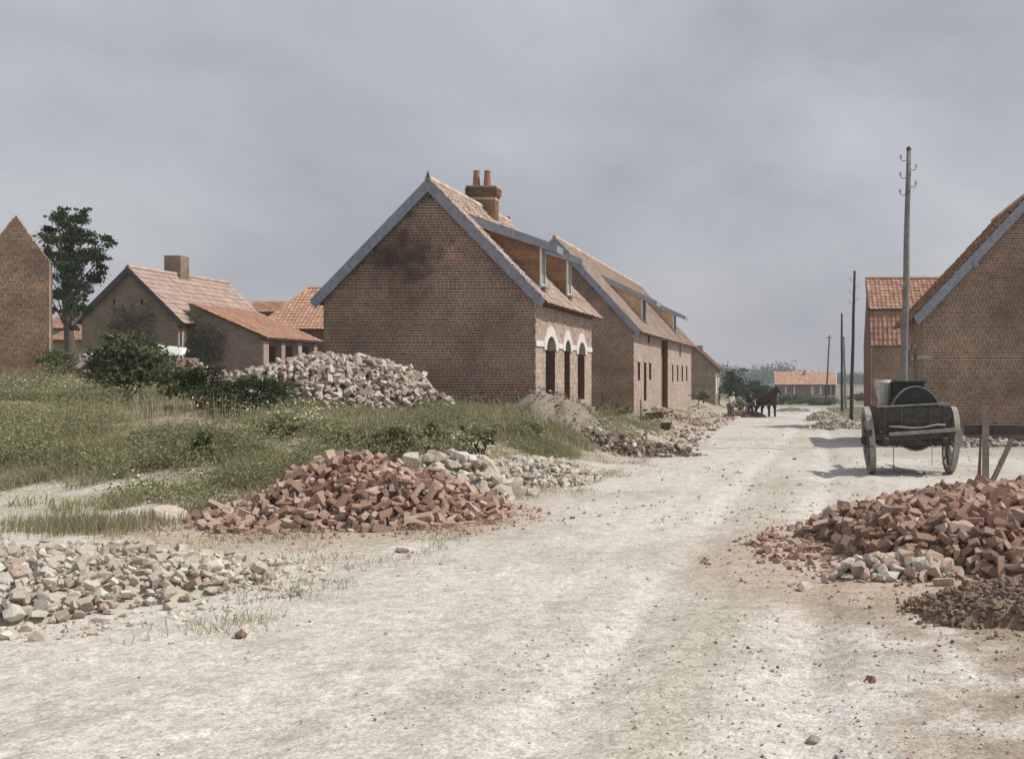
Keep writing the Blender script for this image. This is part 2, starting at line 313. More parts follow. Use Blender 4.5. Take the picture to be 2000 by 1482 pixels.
# ------------------------------------------------------------------ brick walls
CO, BH, ST, HD = .078, .062, .233, .1165
class Bricks:
    """collects the bricks of one house; the nearest 300 become objects, the rest one mesh"""
    def __init__(s, root, m, mm): s.root = root; s.m = m; s.mm = mm; s.b = []
    def wall(s, name, O, u, n, intervals, z0, z1, bands=(), th=.22, bricks=True, label=None, bm_=None):
        """O: point with u=0, u: unit vector along, n: outward; intervals(z)->[(a,b)]"""
        O = Vector(O); u = Vector(u); n = Vector(n); z = z0; k = 0; slabs = MB(); mine = []
        prev = None
        def flush():
            if prev is None: return
            for a, b in prev[2]:
                p = O + u * a; q = O + u * b
                slabs.prism([Vector((p.x, p.y, prev[0])), Vector((q.x, q.y, prev[0])), Vector((q.x, q.y, prev[1])), Vector((p.x, p.y, prev[1]))], n * -th)
        while z < z1 - .02:
            band = any(abs(z + .04 - bz) < .04 for bz in bands)
            hh = .122 if band else CO
            iv = [(a, b) for a, b in intervals(z + hh / 2) if b - a > .04]
            if prev is not None and prev[2] == iv: prev = (prev[0], z + hh, iv)
            else: flush(); prev = (z, z + hh, iv)
            if bricks:
                pitch = .0775 if band else (ST if k % 2 else HD)
                gap = .0125; off = (ST * .25 if k % 4 == 1 else ST * .75 if k % 4 == 3 else HD * .5 * ((k // 2) % 2)) + RNG.uniform(-.012, .012)
                for a, b in iv:
                    i = math.floor((a - off) / pitch)
                    while off + i * pitch < b:
                        p0 = max(a, off + i * pitch + gap / 2); p1 = min(b, off + (i + 1) * pitch - gap / 2); i += 1
                        if p1 - p0 < .025: continue
                        mine.append((p0, p1, z + .007, z + hh - .009))
            z += hh; k += 1
        flush()
        w_ = slabs.build(name, [s.mm], s.root)
        if label: w_['label'] = label
        for p0, p1, za, zb in mine:
            c = O + u * ((p0 + p1) / 2); c.z = (za + zb) / 2
            s.b.append((c, u, n, p1 - p0, zb - za, w_, bm_ or s.m))
        return w_
    def finish(s, nparts=300):
        if not s.b: return
        o0 = org(s.root); cm = Vector((0, 0, H))
        s.b.sort(key=lambda t: ((t[0] - cm).length / max(.2, abs(t[2].dot((t[0] - cm).normalized()))) ) * (1 if t[3] > .15 else 1.6))
        cache = {}
        for c, u, n, L_, h_, w_, m_ in s.b[:nparts]:
            key = (m_.name, round(L_, 2), round(h_, 2), round(u.x, 2), round(u.y, 2), round(n.x, 2), round(n.y, 2))
            me = cache.get(key)
            if me is None:
                mb = MB(); hl = key[1] / 2 - (0.002); hh = key[2] / 2
                mb.prism([u * -hl + Vector((0, 0, -hh)) , u * hl + Vector((0, 0, -hh)), u * hl + Vector((0, 0, hh)), u * -hl + Vector((0, 0, hh))], n * .016)
                me = bpy.data.meshes.new('brick'); me.from_pydata(mb.v, [], mb.f); me.materials.append(m_); cache[key] = me
            o = bpy.data.objects.new('brick', me); o.location = c - o0 + n * (-.011 + random.uniform(-.002, .002)); link(o, w_)
        rest = s.b[nparts:]
        if rest:
            Cc = np.array([t[0] - o0 for t in rest]); U = np.array([t[1] for t in rest]); Nn = np.array([t[2] for t in rest])
            hl = np.array([t[3] for t in rest])[:, None] / 2; hh = np.array([t[4] for t in rest])[:, None] / 2; Zz = np.array([[0, 0, 1.]])
            fr = .005 + RNG.uniform(-.002, .002, (len(rest), 1)); pts = []
            for dn in (-.008, None):
                for sx, sz in ((-1, -1), (1, -1), (1, 1), (-1, 1)):
                    pts.append(Cc + U * hl * sx + Zz * hh * sz + Nn * (fr if dn is None else dn))
            V = np.stack(pts, 1).reshape(-1, 3)
            # orientation: front quad order depends on handedness, recomputed below
            f = np.array([[4, 5, 6, 7], [0, 1, 5, 4], [1, 2, 6, 5], [2, 3, 7, 6], [3, 0, 4, 7]])
            Fc = (np.arange(len(rest))[:, None, None] * 8 + f[None]).reshape(-1, 4)
            ml = list({t[6].name: t[6] for t in rest}.values()); nm = [a.name for a in ml]
            me = mesh_np('brick_courses', V, Fc, ml, np.repeat([nm.index(t[6].name) for t in rest], 5))
            tag(link(bpy.data.objects.new('brick_courses', me), s.root), kind='stuff')
def sub_iv(base, cuts):
    out = list(base)
    for c0, c1 in cuts:
        nx_ = []
        for a, b in out:
            if c1 <= a or c0 >= b: nx_.append((a, b)); continue
            if c0 > a: nx_.append((a, c0))
            if c1 < b: nx_.append((c1, b))
        out = nx_
    return out
def opening_cut(o, z):
    a, b, z0, z1, arch = o
    if z < z0 or z > z1: return None
    if arch:
        zs = z1 - arch
        if z > zs:
            h_ = (b - a) / 2 * math.sqrt(max(0, 1 - ((z - zs) / arch) ** 2)); c = (a + b) / 2
            return (c - h_, c + h_)
    return (a, b)

# ------------------------------------------------------------------ tiled roofs
def tile_shape(w_=.215, e_=.30, amp=.028):
    xs = [0, .28, .5, .78, 1.04]; hs = [amp, amp * .85, 0, 0, amp * .9]
    v = []
    for x, h_ in zip(xs, hs): v.append((x * w_, 0, h_ + .03))
    for x, h_ in zip(xs, hs): v.append((x * w_, e_ * 1.08, h_ + .004))
    for x, h_ in zip(xs, hs): v.append((x * w_, 0, h_ + .008))
    f = [(i, i + 1, i + 6, i + 5) for i in range(4)] + [(i + 10, i + 11, i + 1, i) for i in range(4)]
    return np.array(v), f
class Tiles:
    def __init__(s, root, m): s.root = root; s.m = m; s.t = []
    def slope(s, parent, P0, e, up, Lx, Ly, w_=.215, e_=.30, inside=None, lift=0.0, jit=1.0):
        P0 = Vector(P0); e = Vector(e).normalized(); up = Vector(up).normalized(); n = e.cross(up)
        flip = n.z < 0
        if flip: n = -n
        P0 = P0 + n * lift
        nx_ = max(1, round(Lx / w_)); ny_ = max(1, round(Ly / e_)); ww = Lx / nx_; ee = Ly / ny_
        for j in range(ny_):
            for i in range(nx_):
                if inside and not inside((i + .5) * ww, (j + .5) * ee): continue
                s.t.append((P0 + e * (i * ww) + up * (j * ee) + n * random.uniform(0, .018) * jit + up * (random.uniform(-.015, .015) - (.07 if random.random() < .012 else 0)) * jit, e, up, n, ww, ee, parent))
    def finish(s, nparts=300):
        o0 = org(s.root); cm = Vector((0, 0, H))
        s.t.sort(key=lambda t: (t[0] - cm).length / max(.05, abs(t[3].dot((t[0] - cm).normalized()))))
        cache = {}
        for p, e, up, n, ww, ee, par in s.t[:nparts]:
            key = (round(ww, 3), round(ee, 3), e.cross(up).dot(n) < 0)
            me = cache.get(key)
            if me is None:
                v, f = tile_shape(ww, ee); me = bpy.data.meshes.new('tile')
                if key[2]: f = [tuple(reversed(q)) for q in f]
                me.from_pydata(v.tolist(), [], f); me.materials.append(s.m); cache[key] = me
            o = bpy.data.objects.new('tile', me)
            mtx = Matrix(((e.x, up.x, n.x, 0), (e.y, up.y, n.y, 0), (e.z, up.z, n.z, 0), (0, 0, 0, 1)))
            if mtx.to_3x3().determinant() < 0:      # mirrored frame: swap by negative scale along e
                v, f = tile_shape(ww, ee); k2 = ('m',) + key; me = cache.get(k2)
                if me is None:
                    v = v.copy(); v[:, 0] = -v[:, 0]; me = bpy.data.meshes.new('tile'); me.from_pydata(v.tolist(), [], [tuple(reversed(q)) for q in f]); me.materials.append(s.m); cache[k2] = me
                o.data = me
                mtx = Matrix(((-e.x, up.x, n.x, 0), (-e.y, up.y, n.y, 0), (-e.z, up.z, n.z, 0), (0, 0, 0, 1)))
            mtx.translation = p - o0; o.matrix_local = mtx; link(o, par)
        rest = s.t[nparts:]
        if rest:
            Pp = np.array([t[0] - o0 for t in rest]); E = np.array([t[1] for t in rest]); U = np.array([t[2] for t in rest]); Nn = np.array([t[3] for t in rest])
            ww = np.array([t[4] for t in rest])[:, None]; ee = np.array([t[5] for t in rest])[:, None]
            v, f = tile_shape(1, 1)
            V = np.stack([Pp + E * ww * a + U * ee * b + Nn * c for a, b, c in v], 1).reshape(-1, 3)
            Fc = (np.arange(len(rest))[:, None, None] * len(v) + np.array(f)[None]).reshape(-1, 4)
            tag(link(bpy.data.objects.new('tile_courses', mesh_np('tile_courses', V, Fc, [s.m])), s.root), kind='stuff')

def gable_house(root, xl, xr, y0, y1, zb, ze, za, right=(), left=(), gbands=(), mb_='brick', mm='mortar', tm='tile', ov=.3, og=.13, barge='zinc', bw=.27,
                bleft=False, bright=True, tiles=('right',), gable_cuts=(), inside_right=None, nb=300, ntl=300, front=None):
    xc = (xl + xr) / 2; m = (za - ze) / (xr - xc); B = Bricks(root, M[mb_], M[mm]); T = Tiles(root, M[tm])
    def gi(z):
        if z <= ze: base = [(0, xr - xl)]
        else:
            h_ = (za - z) / m
            base = [(xc - xl - h_, xc - xl + h_)] if h_ > 0 else []
        return sub_iv(base, [c for c in (opening_cut(o, z) for o in gable_cuts) if c])
    B.wall('wall', (xl, y0, 0), (1, 0, 0), (0, -1, 0), gi, zb, za - .05, gbands)
    B.wall('wall', (xl, y1, 0), (1, 0, 0), (0, 1, 0), gi, zb, za - .05, bricks=False)
    def ri(z): return sub_iv([(y0 + .222, y1 - .222)], [c for c in (opening_cut(o, z) for o in right) if c])
    def li(z): return sub_iv([(y0 + .222, y1 - .222)], [c for c in (opening_cut(o, z) for o in left) if c])
    def quoin(iv): return [(y0 + .001 if abs(a - y0 - .222) < 1e-6 else a, y1 if abs(b - y1 + .222) < 1e-6 else b) for a, b in iv]
    # the slabs stop short of the gables, the bricks run to the corner
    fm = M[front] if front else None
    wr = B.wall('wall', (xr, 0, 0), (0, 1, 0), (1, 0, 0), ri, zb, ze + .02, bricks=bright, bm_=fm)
    wl = B.wall('wall', (xl, 0, 0), (0, 1, 0), (-1, 0, 0), li, zb, ze + .02, bricks=bleft)
    for nrm, x_, wall_, on in (((1, 0, 0), xr, wr, bright), ((-1, 0, 0), xl, wl, bleft)):
        if on:
            z = zb; k = 0
            while z < ze:
                L_ = .218 if k % 2 else .105
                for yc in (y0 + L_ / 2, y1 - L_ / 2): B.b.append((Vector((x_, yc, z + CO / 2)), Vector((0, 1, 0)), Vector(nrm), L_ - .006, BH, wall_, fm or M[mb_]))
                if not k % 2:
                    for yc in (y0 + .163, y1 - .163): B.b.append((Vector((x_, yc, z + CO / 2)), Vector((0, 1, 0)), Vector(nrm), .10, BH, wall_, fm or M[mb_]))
                z += CO; k += 1
    B.finish(nb)
    # roof: two slabs, slightly above the wall heads
    lf = .03; roofs = []
    for sgn, xe in ((1, xr), (-1, xl)):
        ex = xe + sgn * ov; ez = ze - m * ov + lf; rz = za + lf
        mbb = MB(); t = .07
        mbb.prism([(ex, y0 - og, ez), (xc, y0 - og, rz), (xc, y0 - og, rz + t), (ex, y0 - og, ez + t)], (0, (y1 - y0) + 2 * og, 0))
        rf = mbb.build('roof', M['deck'], root); roofs.append(rf)
        side = 'right' if sgn > 0 else 'left'
        if side in tiles:
            up = Vector((xc - ex, 0, rz - ez)); Ls = up.length
            ins = inside_right if sgn > 0 else None
            T.slope(rf, (ex + sgn * .04, y0 - og - .03, ez + t - m * .04), (0, 1, 0), up, (y1 - y0) + 2 * og + .06, Ls + .06, inside=ins)
    # ridge
    rg = MB(); yy = y0 - og
    while yy < y1 + og - .05:
        rg.tube([(xc, yy, za + lf + .10), (xc, min(yy + .4, y1 + og), za + lf + .115)], .10, 8); yy += .39
    rg.build('ridge_tiles', M[tm], root)
    # bargeboards on the near gable
    for sgn, xe in ((1, xr), (-1, xl)):
        ex = xe + sgn * (ov + .02); d = bw * math.sqrt(1 + m * m)
        z_at = lambda x: za - m * abs(x - xc)
        top = .16
        b_ = MB(); b_.prism([(xc, y0 - og - .035, za + top), (ex, y0 - og - .035, z_at(ex) + top), (ex - sgn * bw * .55, y0 - og - .035, z_at(ex) + top - d * .62), (xc, y0 - og - .035, za + top - d)], (0, .032, 0))
        b_.build('bargeboard', M[barge], root)
    T.finish(ntl)
    return wr, wl, roofs

def chimney(root, roof, x0, x1, y0, y1, zb, zt, m='brick', mm='mortar', steps=True, parts=200):
    """brick chimney: shaft with corbelled head"""
    sh = MB(); sh.box((x0 + .004, y0 + .004, zb), (x1 - .004, y1 - .004, zt))
    ch = sh.build('chimney', M[mm], roof)
    B = MB(); z = zb; k = 0
    while z < zt - .05:
        top = zt - z; o = .0
        if steps: o = .075 if top < .30 else .035 if top < .40 else 0
        for (a, b, n_, fx) in ((x0, x1, -1, 'f'), (y0, y1, 1, 'r'), (y0, y1, -1, 'l')):
            a -= o; b += o; p = a; first = True
            L0 = .105 if k % 2 else .22
            while p < b - .02:
                q = min(b, p + (L0 if first else .22)); first = False
                if fx == 'f': B.box((p + .004, y0 - o - .008, z + .006), (q - .004, y0 + .02, z + .068))
                elif fx == 'r': B.box((x1 - .02, p + .004, z + .006), (x1 + o + .008, q - .004, z + .068))
                else: B.box((x0 - o - .008, p + .004, z + .006), (x0 + .02, q - .004, z + .068))
                p = q
        z += CO; k += 1
    if steps:
        for zz in (zt - .42, zt - 1.18): B.box((x0 - .016, y0 - .016, zz), (x1 + .016, y1 + .016, zz + .07), 1)
    if steps: B.box((x0 - .06, y0 - .06, zt - .01), (x1 + .06, y1 + .06, zt + .035), 1)
    o = B.build('chimney_bricks', [M[m], M['mortar']], roof); tag(o, kind='stuff')
    return ch
def arch_ring(y_a, y_b, zs, rise, outer, x, nx, side, n=14):
    """quads of a hood between the arch and an ogee outline, thickness along nx"""
    mb = MB(); c = (y_a + y_b) / 2; r = (y_b - y_a) / 2
    ins = []; out = []
    for i in range(n + 1):
        t = math.pi * i / n
        ins.append((c - r * math.cos(t), zs + rise * math.sin(t)))
        s_ = math.sin(t); wd = r + outer * (.75 + .25 * math.cos(2 * t)) if True else r
        zz = (rise + outer * 1.05) * (s_ ** .8)
        if abs(math.cos(t)) > .72: zz = min(zz, (rise + outer) * .55)
        out.append((c - wd * math.cos(t) * (1 if abs(math.cos(t)) > .72 else .86), zs + zz))
    for i in range(n):
        q = [ins[i], ins[i + 1], out[i + 1], out[i]]
        mb.prism([(x, a, b) for a, b in q], (nx * .035, 0, 0))
    return mb

# ================================================================== HOUSE with the big gable
XA = -7.4; A0, A1 = 30.53, 38.85
hA = thing('brick_house', (-10.4, A0, .7), 'unfinished brick house with two dormers, twin chimney pots and three white arch hoods', 'house')
opA = [(31.75, 33.0, .75, 3.17, .42), (34.3, 35.16, .9, 3.14, .36), (36.4, 37.6, 1.12, 3.14, .42)]
wrA, wlA, rfA = gable_house(hA, -13.42, XA, A0, A1, .3, 4.3, 7.42, right=opA, gbands=(4.45, 2.93), tm='palet', ov=.3, front='litfrontbrick')
cor = MB()
for i in range(3): cor.box((XA + .0, A0 + .02, 4.0 + i * .085), (XA + .05 + .045 * i, A1 - .02, 4.0 + (i + 1) * .085 - .008))
cor.build('cornice', M['reveal'], hA)
for (a, b, z0, z1, ar) in opA:
    arch_ring(a, b, z1 - ar, ar, .30, XA + .008, 1, 1).build('arch_hood', M['white'], hA)
    rv = MB(); rv.box((XA - .215, b - .012, z0), (XA - .003, b + .003, z1 - ar)); rv.box((XA - .215, a - .003, z0), (XA - .003, a + .012, z1 - ar)); rv.build('door_reveal' if z0 < .8 else 'window_reveal', M['reveal'], hA)
ya = A0
for (a, b) in ((A0 - .01, 31.65), (33.1, 34.2), (35.26, 36.3), (37.7, A1 + .01)):
    bd = MB(); bd.box((XA + .002, a, 2.86), (XA + .03, b, 3.0)); bd.box((XA + .002, a, 2.835), (XA + .045, b, 2.859)); bd.build('impost_band', M['white'], hA)
sl = MB(); sl.box((XA - .1, 36.2, 1.0), (XA + .16, 37.8, 1.118)); sl.box((XA - .1, 34.1, .8), (XA + .12, 35.36, .898)); sl.build('window_sill', M['stonesill'], hA)
pl = MB(); pl.box((XA + .002, A0 + 5, .3), (XA + .13, A1 + .02, .86)); pl.build('plinth', M['stonesill'], hA)
fi = MB(); fi.tube([(-10.41, A0 - .14, 7.45), (-10.41, A0 - .14, 7.6), (-10.41, A0 - .14, 7.66), (-10.41, A0 - .14, 7.78)], [.035, .028, .045, .006], 8); fi.build('finial', M['zincdark'], hA)
fi = MB(); fi.tube([(-10.41, A1 + .1, 7.45), (-10.41, A1 + .1, 7.6), (-10.41, A1 + .1, 7.66), (-10.41, A1 + .1, 7.78)], [.05, .045, .07, .008], 8); fi.build('finial', M['zincdark'], hA)
ch = chimney(hA, rfA[0], -10.83, -9.95, 35.5, 35.95, 6.4, 8.22)
for xx in (-10.62, -10.26):
    pt = MB(); pt.tube([(xx, 35.72, 8.25), (xx, 35.72, 8.30), (xx, 35.72, 8.72), (xx, 35.72, 8.78)], [.125, .12, .095, .11], 14); pt.tube([(xx, 35.72, 8.781), (xx, 35.72, 8.79)], .08, 12, 1); pt.build('chimney_pot', [M['pot'], M['dark']], rfA[0], smooth=False)
for (bx, bz) in ((-12.0, 5.5), (-8.75, 5.62), (-10.41, 7.1)):     # purlin ends under the verge
    pe = MB(); pe.beam((bx, A0 - .13, bz - .02), (bx, A0 + .02, bz - .02), .09, .12); pe.build('purlin_end', M['zincdark'], hA)

def dormer(root, roof, y, wd, xf, zf0, zf1, xb, zb_, tip, m_roof_at, cheek='wood', plank='h', fasc='zinc'):
    """shed dormer on the street slope. near cheek at y, front at xf, roof from (xb,zb_) to (tip)"""
    tx_, tz_ = tip
    sl_ = (zb_ - tz_) / (xb - tx_)
    top = lambda x: zb_ + (x - xb) * sl_
    d = MB(); d.prism([(xb, y - .12, zb_), (tx_, y - .12, tz_), (tx_, y - .12, tz_ + .06), (xb, y - .12, zb_ + .06)], (0, wd + .24, 0))
    dm = d.build('dormer', M['zincdark'], roof)
    def gchild(mb, name, m): return mb.build(name, m, roof)
    # boarded cheek near and far
    for yy in (y, y + wd - .03):
        c_ = MB(); c_.prism([(xb, yy + .01, m_roof_at(xb)), (xf, yy + .01, m_roof_at(xf)), (xf, yy + .01, top(xf)), (xb, yy + .01, top(xb))], (0, .012, 0))
        if plank == 'h':
            zc = m_roof_at(xf); zt = top(xb); hz = .14; z = zc
            while z < zt:
                # strip between z and z+hz clipped by the roof line and the dormer roof
                def xr_(zz): return max(xb, min(xf, xf - (zz - m_roof_at(xf)) / ((m_roof_at(xb) - m_roof_at(xf)) / (xf - xb))))
                def xt_(zz): return xf if zz <= top(xf) else max(xb, xb + (zz - zb_) / sl_)
                za_, zb2 = z + .004, z + hz - .004
                pts = [(xr_(za_), yy, za_), (xt_(za_), yy, za_), (xt_(zb2), yy, zb2), (xr_(zb2), yy, zb2)]
                if xt_(za_) - xr_(za_) > .02: c_.prism(pts, (0, .028 + .004 * ((int(z * 50)) % 2), 0))
                z += hz
        else:
            n_ = 12; st = (xf - xb) / n_
            for i in range(n_):
                a = xb + i * st + .004; b = xb + (i + 1) * st - .004
                c_.prism([(a, yy, m_roof_at(a)), (b, yy, m_roof_at(b)), (b, yy, top(b)), (a, yy, top(a))], (0, .028 + .005 * (i % 2), 0))
        gchild(c_, 'dormer_cheek', M[cheek])
    f_ = MB()   # fascia, near and far, and front board
    for yy in (y - .15, y + wd + .12):
        f_.prism([(xb - .15, yy, zb_ + .10 + .15 * -sl_), (tx_ + .05, yy, tz_ + .09), (tx_ + .02, yy, tz_ - .13), (xb - .1, yy, zb_ - .17)], (0, .03, 0))
    f_.prism([(tx_ + .0, y - .118, tz_ + .08), (tx_ + .04, y - .118, tz_ + .08), (tx_ + .03, y - .118, tz_ - .12), (tx_, y - .118, tz_ - .12)], (0, wd + .236, 0))
    gchild(f_, 'dormer_fascia', M[fasc])
    w_ = MB(); z0 = zf0 - .02; z1 = top(xf)
    w_.box((xf + .001, y - .01, z0), (xf + .06, y + .055, z1)); w_.box((xf + .001, y + wd - .055, z0), (xf + .06, y + wd + .01, z1))
    w_.box((xf + .001, y + .055, z0), (xf + .06, y + wd - .055, z0 + .06)); w_.box((xf + .001, y + .055, z1 - .07), (xf + .06, y + wd - .055, z1)); w_.box((xf + .01, y + wd / 2 - .015, z0 + .06), (xf + .05, y + wd / 2 + .015, z1 - .07))
    gchild(w_, 'dormer_window_frame', M['whitepaint'])
    p_ = MB(); p_.box((xf - .02, y + .04, z0 + .03), (xf + .012, y + wd - .04, z1 - .03)); gchild(p_, 'dormer_window_pane', M['dark'])
    s_ = MB(); s_.box((xf - .05, y - .08, z0 - .05), (xf + .2, y + wd + .08, z0 - .002)); gchild(s_, 'dormer_sill', M['zinc'])
    return dm
mA = (7.42 - 4.3) / 3.01
roofA = lambda x: 4.3 + .13 + mA * (XA - x)
for yy in (31.45, 35.1):
    dormer(hA, rfA[0], yy, .52, -7.5, roofA(-7.5) + .1, 5.75, -9.45, 6.58, (-7.0, 5.70), roofA)

# ================================================================== BARN HOUSE further down the road
B0, B1 = 49.0, 75.8
hB = thing('brick_barn_house', (-11, B0, 0), 'long brick barn house with tall doorway and pale boarded dormers beyond the arched house', 'house')
def yb(px): return 7.4 * F / (VX - px)
opB = [(yb(1245.5), yb(1250.3), 1.75, 2.62, 0), (yb(1257.4), yb(1262.6), .75, 2.62, 0), (yb(1267.5), yb(1271.8), 1.75, 2.62, 0), (yb(1256), yb(1264), -.15, .35, 0),
       (yb(1265.4), yb(1269.3), 3.6, 4.05, 0), (yb(1290.9), yb(1304.2), -.4, 4.02, 0), (yb(1327), yb(1329.5), 3.2, 3.95, 0)] + [(yb(a), yb(b), 1.62, 2.62, 0) for a, b in ((1312.4, 1315), (1322, 1324.8), (1331.2, 1334), (1339.9, 1342.5))]
wrB, wlB, rfB = gable_house(hB, -14.6, XA, B0, B1, -.5, 4.25, 8.15, right=opB, tm='palet', ov=.32, front='litfrontbrick')
ln = MB(); lb = MB()
for (a, b, z0, z1, ar) in opB:
    if z1 < 3: ln.box((XA + .002, a - .12, z1), (XA + .035, b + .12, z1 + .14))
    lb.box((XA - .215, b - .012, z0), (XA - .003, b + .003, z1)); lb.box((XA - .215, a - .003, z0), (XA - .003, a + .012, z1))
ln.build('window_lintel', M['stonesill'], hB); lb.build('window_reveal', M['reveal'], hB)
dd = MB(); dd.box((XA - .35, yb(1290.9) - .1, -.5), (XA - .30, yb(1304.2) + .1, 4.1)); dd.build('barn_door', M['wood'], hB)
cor = MB(); cor.box((XA, B0 + .02, 4.02), (XA + .07, B1, 4.12)); cor.box((XA, B0 + .02, 4.125), (XA + .13, B1, 4.22)); cor.build('cornice', M['reveal'], hB)
mB = (8.15 - 4.25) / 3.6
roofB = lambda x: 4.25 + .13 + mB * (XA - x)
for yy in (53.8, 67.6):
    dormer(hB, rfB[0], yy, 1.3, -7.75, roofB(-7.75), 5.7, -9.9, 7.0, (-7.0, 5.62), roofB, cheek='palewood', plank='v')
for (bx, bz) in ((-9.2, 6.2), (-8.2, 5.1)):
    pe = MB(); pe.beam((bx, B0 - .13, bz - .05), (bx, B0 + .02, bz - .05), .09, .12); pe.build('purlin_end', M['zinc'], hB)

# ================================================================== RIGHT HOUSE
hR = thing('brick_house', (7.5, 33.9, -.3), 'brick house at the right edge, its gable behind the tank cart', 'house')
opR = [(35.25, 36.25, .0, 2.95, .4), (37.2, 38.2, .0, 2.95, .4)]
wrR, wlR, rfR = gable_house(hR, 4.0, 11.0, 33.9, 40.7, -.6, 4.0, 7.72, left=opR, gbands=(2.55, .35), tm='tile', bleft=True, bright=False, tiles=('left',), ov=.3, og=.2)
for (a, b, z0, z1, ar) in opR:
    arch_ring(a, b, z1 - ar, ar, .12, 3.992, -1, -1).build('arch_hood', M['stonesill'], hR)
    gl = MB(); gl.box((4.12, a, z0), (4.15, b, z1)); gl.build('window_pane', M['dark'], hR)
bd = MB(); bd.box((3.96, 33.86, 2.52), (3.998, 35.1, 2.64)); bd.box((3.96, 36.4, 2.52), (3.998, 37.05, 2.64)); bd.box((3.96, 38.35, 2.52), (3.998, 40.7, 2.64)); bd.box((4.0, 33.86, 2.52), (4.3, 33.888, 2.64)); bd.build('impost_band', M['stonesill'], hR)
for (bx, bz) in ((5.62, 5.52),):
    pe = MB(); pe.beam((bx, 33.6, bz - .05), (bx, 33.91, bz - .05), .14, .18); pe.build('purlin_end', M['zinc'], hR)

# ================================================================== COTTAGE at the left
hC = thing('brick_cottage', (-28.3, 45.6, 1.4), 'old weathered brick cottage with square chimney left of the lean-to shed', 'cottage')
wrC, wlC, rfC = gable_house(hC, -30.3, -26.25, 45.6, 53.4, 1.0, 4.42, 6.45, gable_cuts=[(1.32, 1.42, 4.95, 5.2, 0), (2.50, 2.60, 4.95, 5.2, 0)], mb_='cbrick', mm='oldmortar', tm='ctile', ov=.28, barge='zincdark', bw=.2)
chimney(hC, rfC[0], -28.8, -28.06, 49.0, 49.7, 5.6, 7.45, m='cbrick', mm='oldmortar', steps=False)
dp = MB(); dp.tube([(-26.18, 45.75, 1.3), (-26.18, 45.75, 4.1)], .045, 8); dp.build('downpipe', M['zincdark'], hC)
wp = MB(); wp.box((-26.245, 45.62, 1.3), (-26.2, 46.5, 4.0)); wp.build('sunlit_wall_strip', M['mortarb'], hC)  # pale sheet over the side wall, its sunlit look given as colour
# ================================================================== LEAN-TO SHED
S0, S1 = 46.5, 51.8; xs0, xs1 = -26.22, -23.0
hS = thing('lean_to_shed', (-24.6, S0, 1.3), 'lean-to shed of grey brick with orange tiled roof and open pillared front', 'shed')
B = Bricks(hS, M['oldbrick'], M['oldmortar'])
B.wall('wall', (xs0, S0, 0), (1, 0, 0), (0, -1, 0), lambda z: [(0, min(3.12, (5.05 - z) / .455))] if z < 5.02 else [], .9, 5.0)
B.finish(300)
for i in range(4):
    yy = S0 + .02 + i * 1.62
    pr = MB(); pr.box((xs1 - .32, yy, .9), (xs1 - .04, yy + .36 + (.1 if i == 0 else 0), 3.5)); pr.build('brick_pillar', M['mortarb'], hS)
bk = MB(); bk.box((xs0 + .05, S0 + .3, .9), (xs0 + .2, S1, 4.9)); bk.box((xs0, S1 - .2, .9), (xs1 - .1, S1, 3.4)); bk.box((xs0 + .2, S0 + .3, 1.35), (xs1 - .4, S1 - .2, 1.4)); bk.build('inner_wall', M['oldbrick'], hS)
bm = MB(); bm.box((xs1 - .3, S0 + .0, 3.5), (xs1 - .1, S1, 3.62)); bm.build('wall_plate', M['zincdark'], hS)
T = Tiles(hS, M['tile']); rs = MB()
rs.prism([(xs0, S0 - .12, 5.1), (xs1 + .12, S0 - .12, 3.63), (xs1 + .12, S0 - .12, 3.56), (xs0, S0 - .12, 5.03)], (0, S1 - S0 + .2, 0)); rfS = rs.build('roof', M['deck'], hS)
T.slope(rfS, (xs1 + .15, S0 - .14, 3.615), (0, 1, 0), (xs0 - xs1 - .15, 0, 1.48), S1 - S0 + .26, 3.7); T.finish(300)

# ================================================================== HIPPED HOUSE behind the shed
hD = thing('tiled_house', (-26.5, 62, 1.3), 'house with scalloped orange tile roof showing between the shed and the big gable', 'house')
D0 = 62.0; pa = P(518, 643, D0); 
wl_ = MB(); wl_.box((-31.0, D0 + .35, .9), (-24.5, D0 + 6, 4.6)); wl_.build('wall', M['reveal'], hD)
T = Tiles(hD, M['tile']); rz = MB()
xlD, xrD = -31.2, -24.3; zeD, zrD = 4.62, 7.15; dep = 2.9
hipw = 1.75
rz.add([(xlD, D0, zeD), (xrD, D0, zeD), (xrD, D0 + dep, zrD), (xlD + hipw, D0 + dep, zrD), (xlD, D0 + 2 * dep, zeD), (xrD, D0 + 2 * dep, zeD)], [[0, 1, 2, 3], [0, 3, 4], [3, 2, 5, 4], [0, 4, 5, 1]])
rfD = rz.build('roof', M['deck'], hD)
Ls = math.hypot(dep, zrD - zeD)
T.slope(rfD, (xlD, D0 - .05, zeD + .02), (1, 0, 0), (0, dep, zrD - zeD), xrD - xlD, Ls, w_=.24, e_=.28, inside=lambda a, b: a > b / Ls * hipw, lift=.02); T.finish(300)
hp = MB(); hp.tube([(xlD, D0, zeD + .08), (xlD + hipw, D0 + dep, zrD + .1)], .09, 8); hp.tube([(xlD + hipw, D0 + dep, zrD + .1), (xrD, D0 + dep, zrD + .1)], .09, 8); hp.build('ridge_tiles', M['tile'], hD)
wg = thing('tiled_outbuilding', (-33, 66, 1.3), 'low red tiled outbuilding just left of the scalloped orange roof', 'outbuilding')
w1 = MB(); w1.box((-34.2, 66.5, .8), (-31.2, 70, 5.9)); w1.build('wall', M['cbrick'], wg)
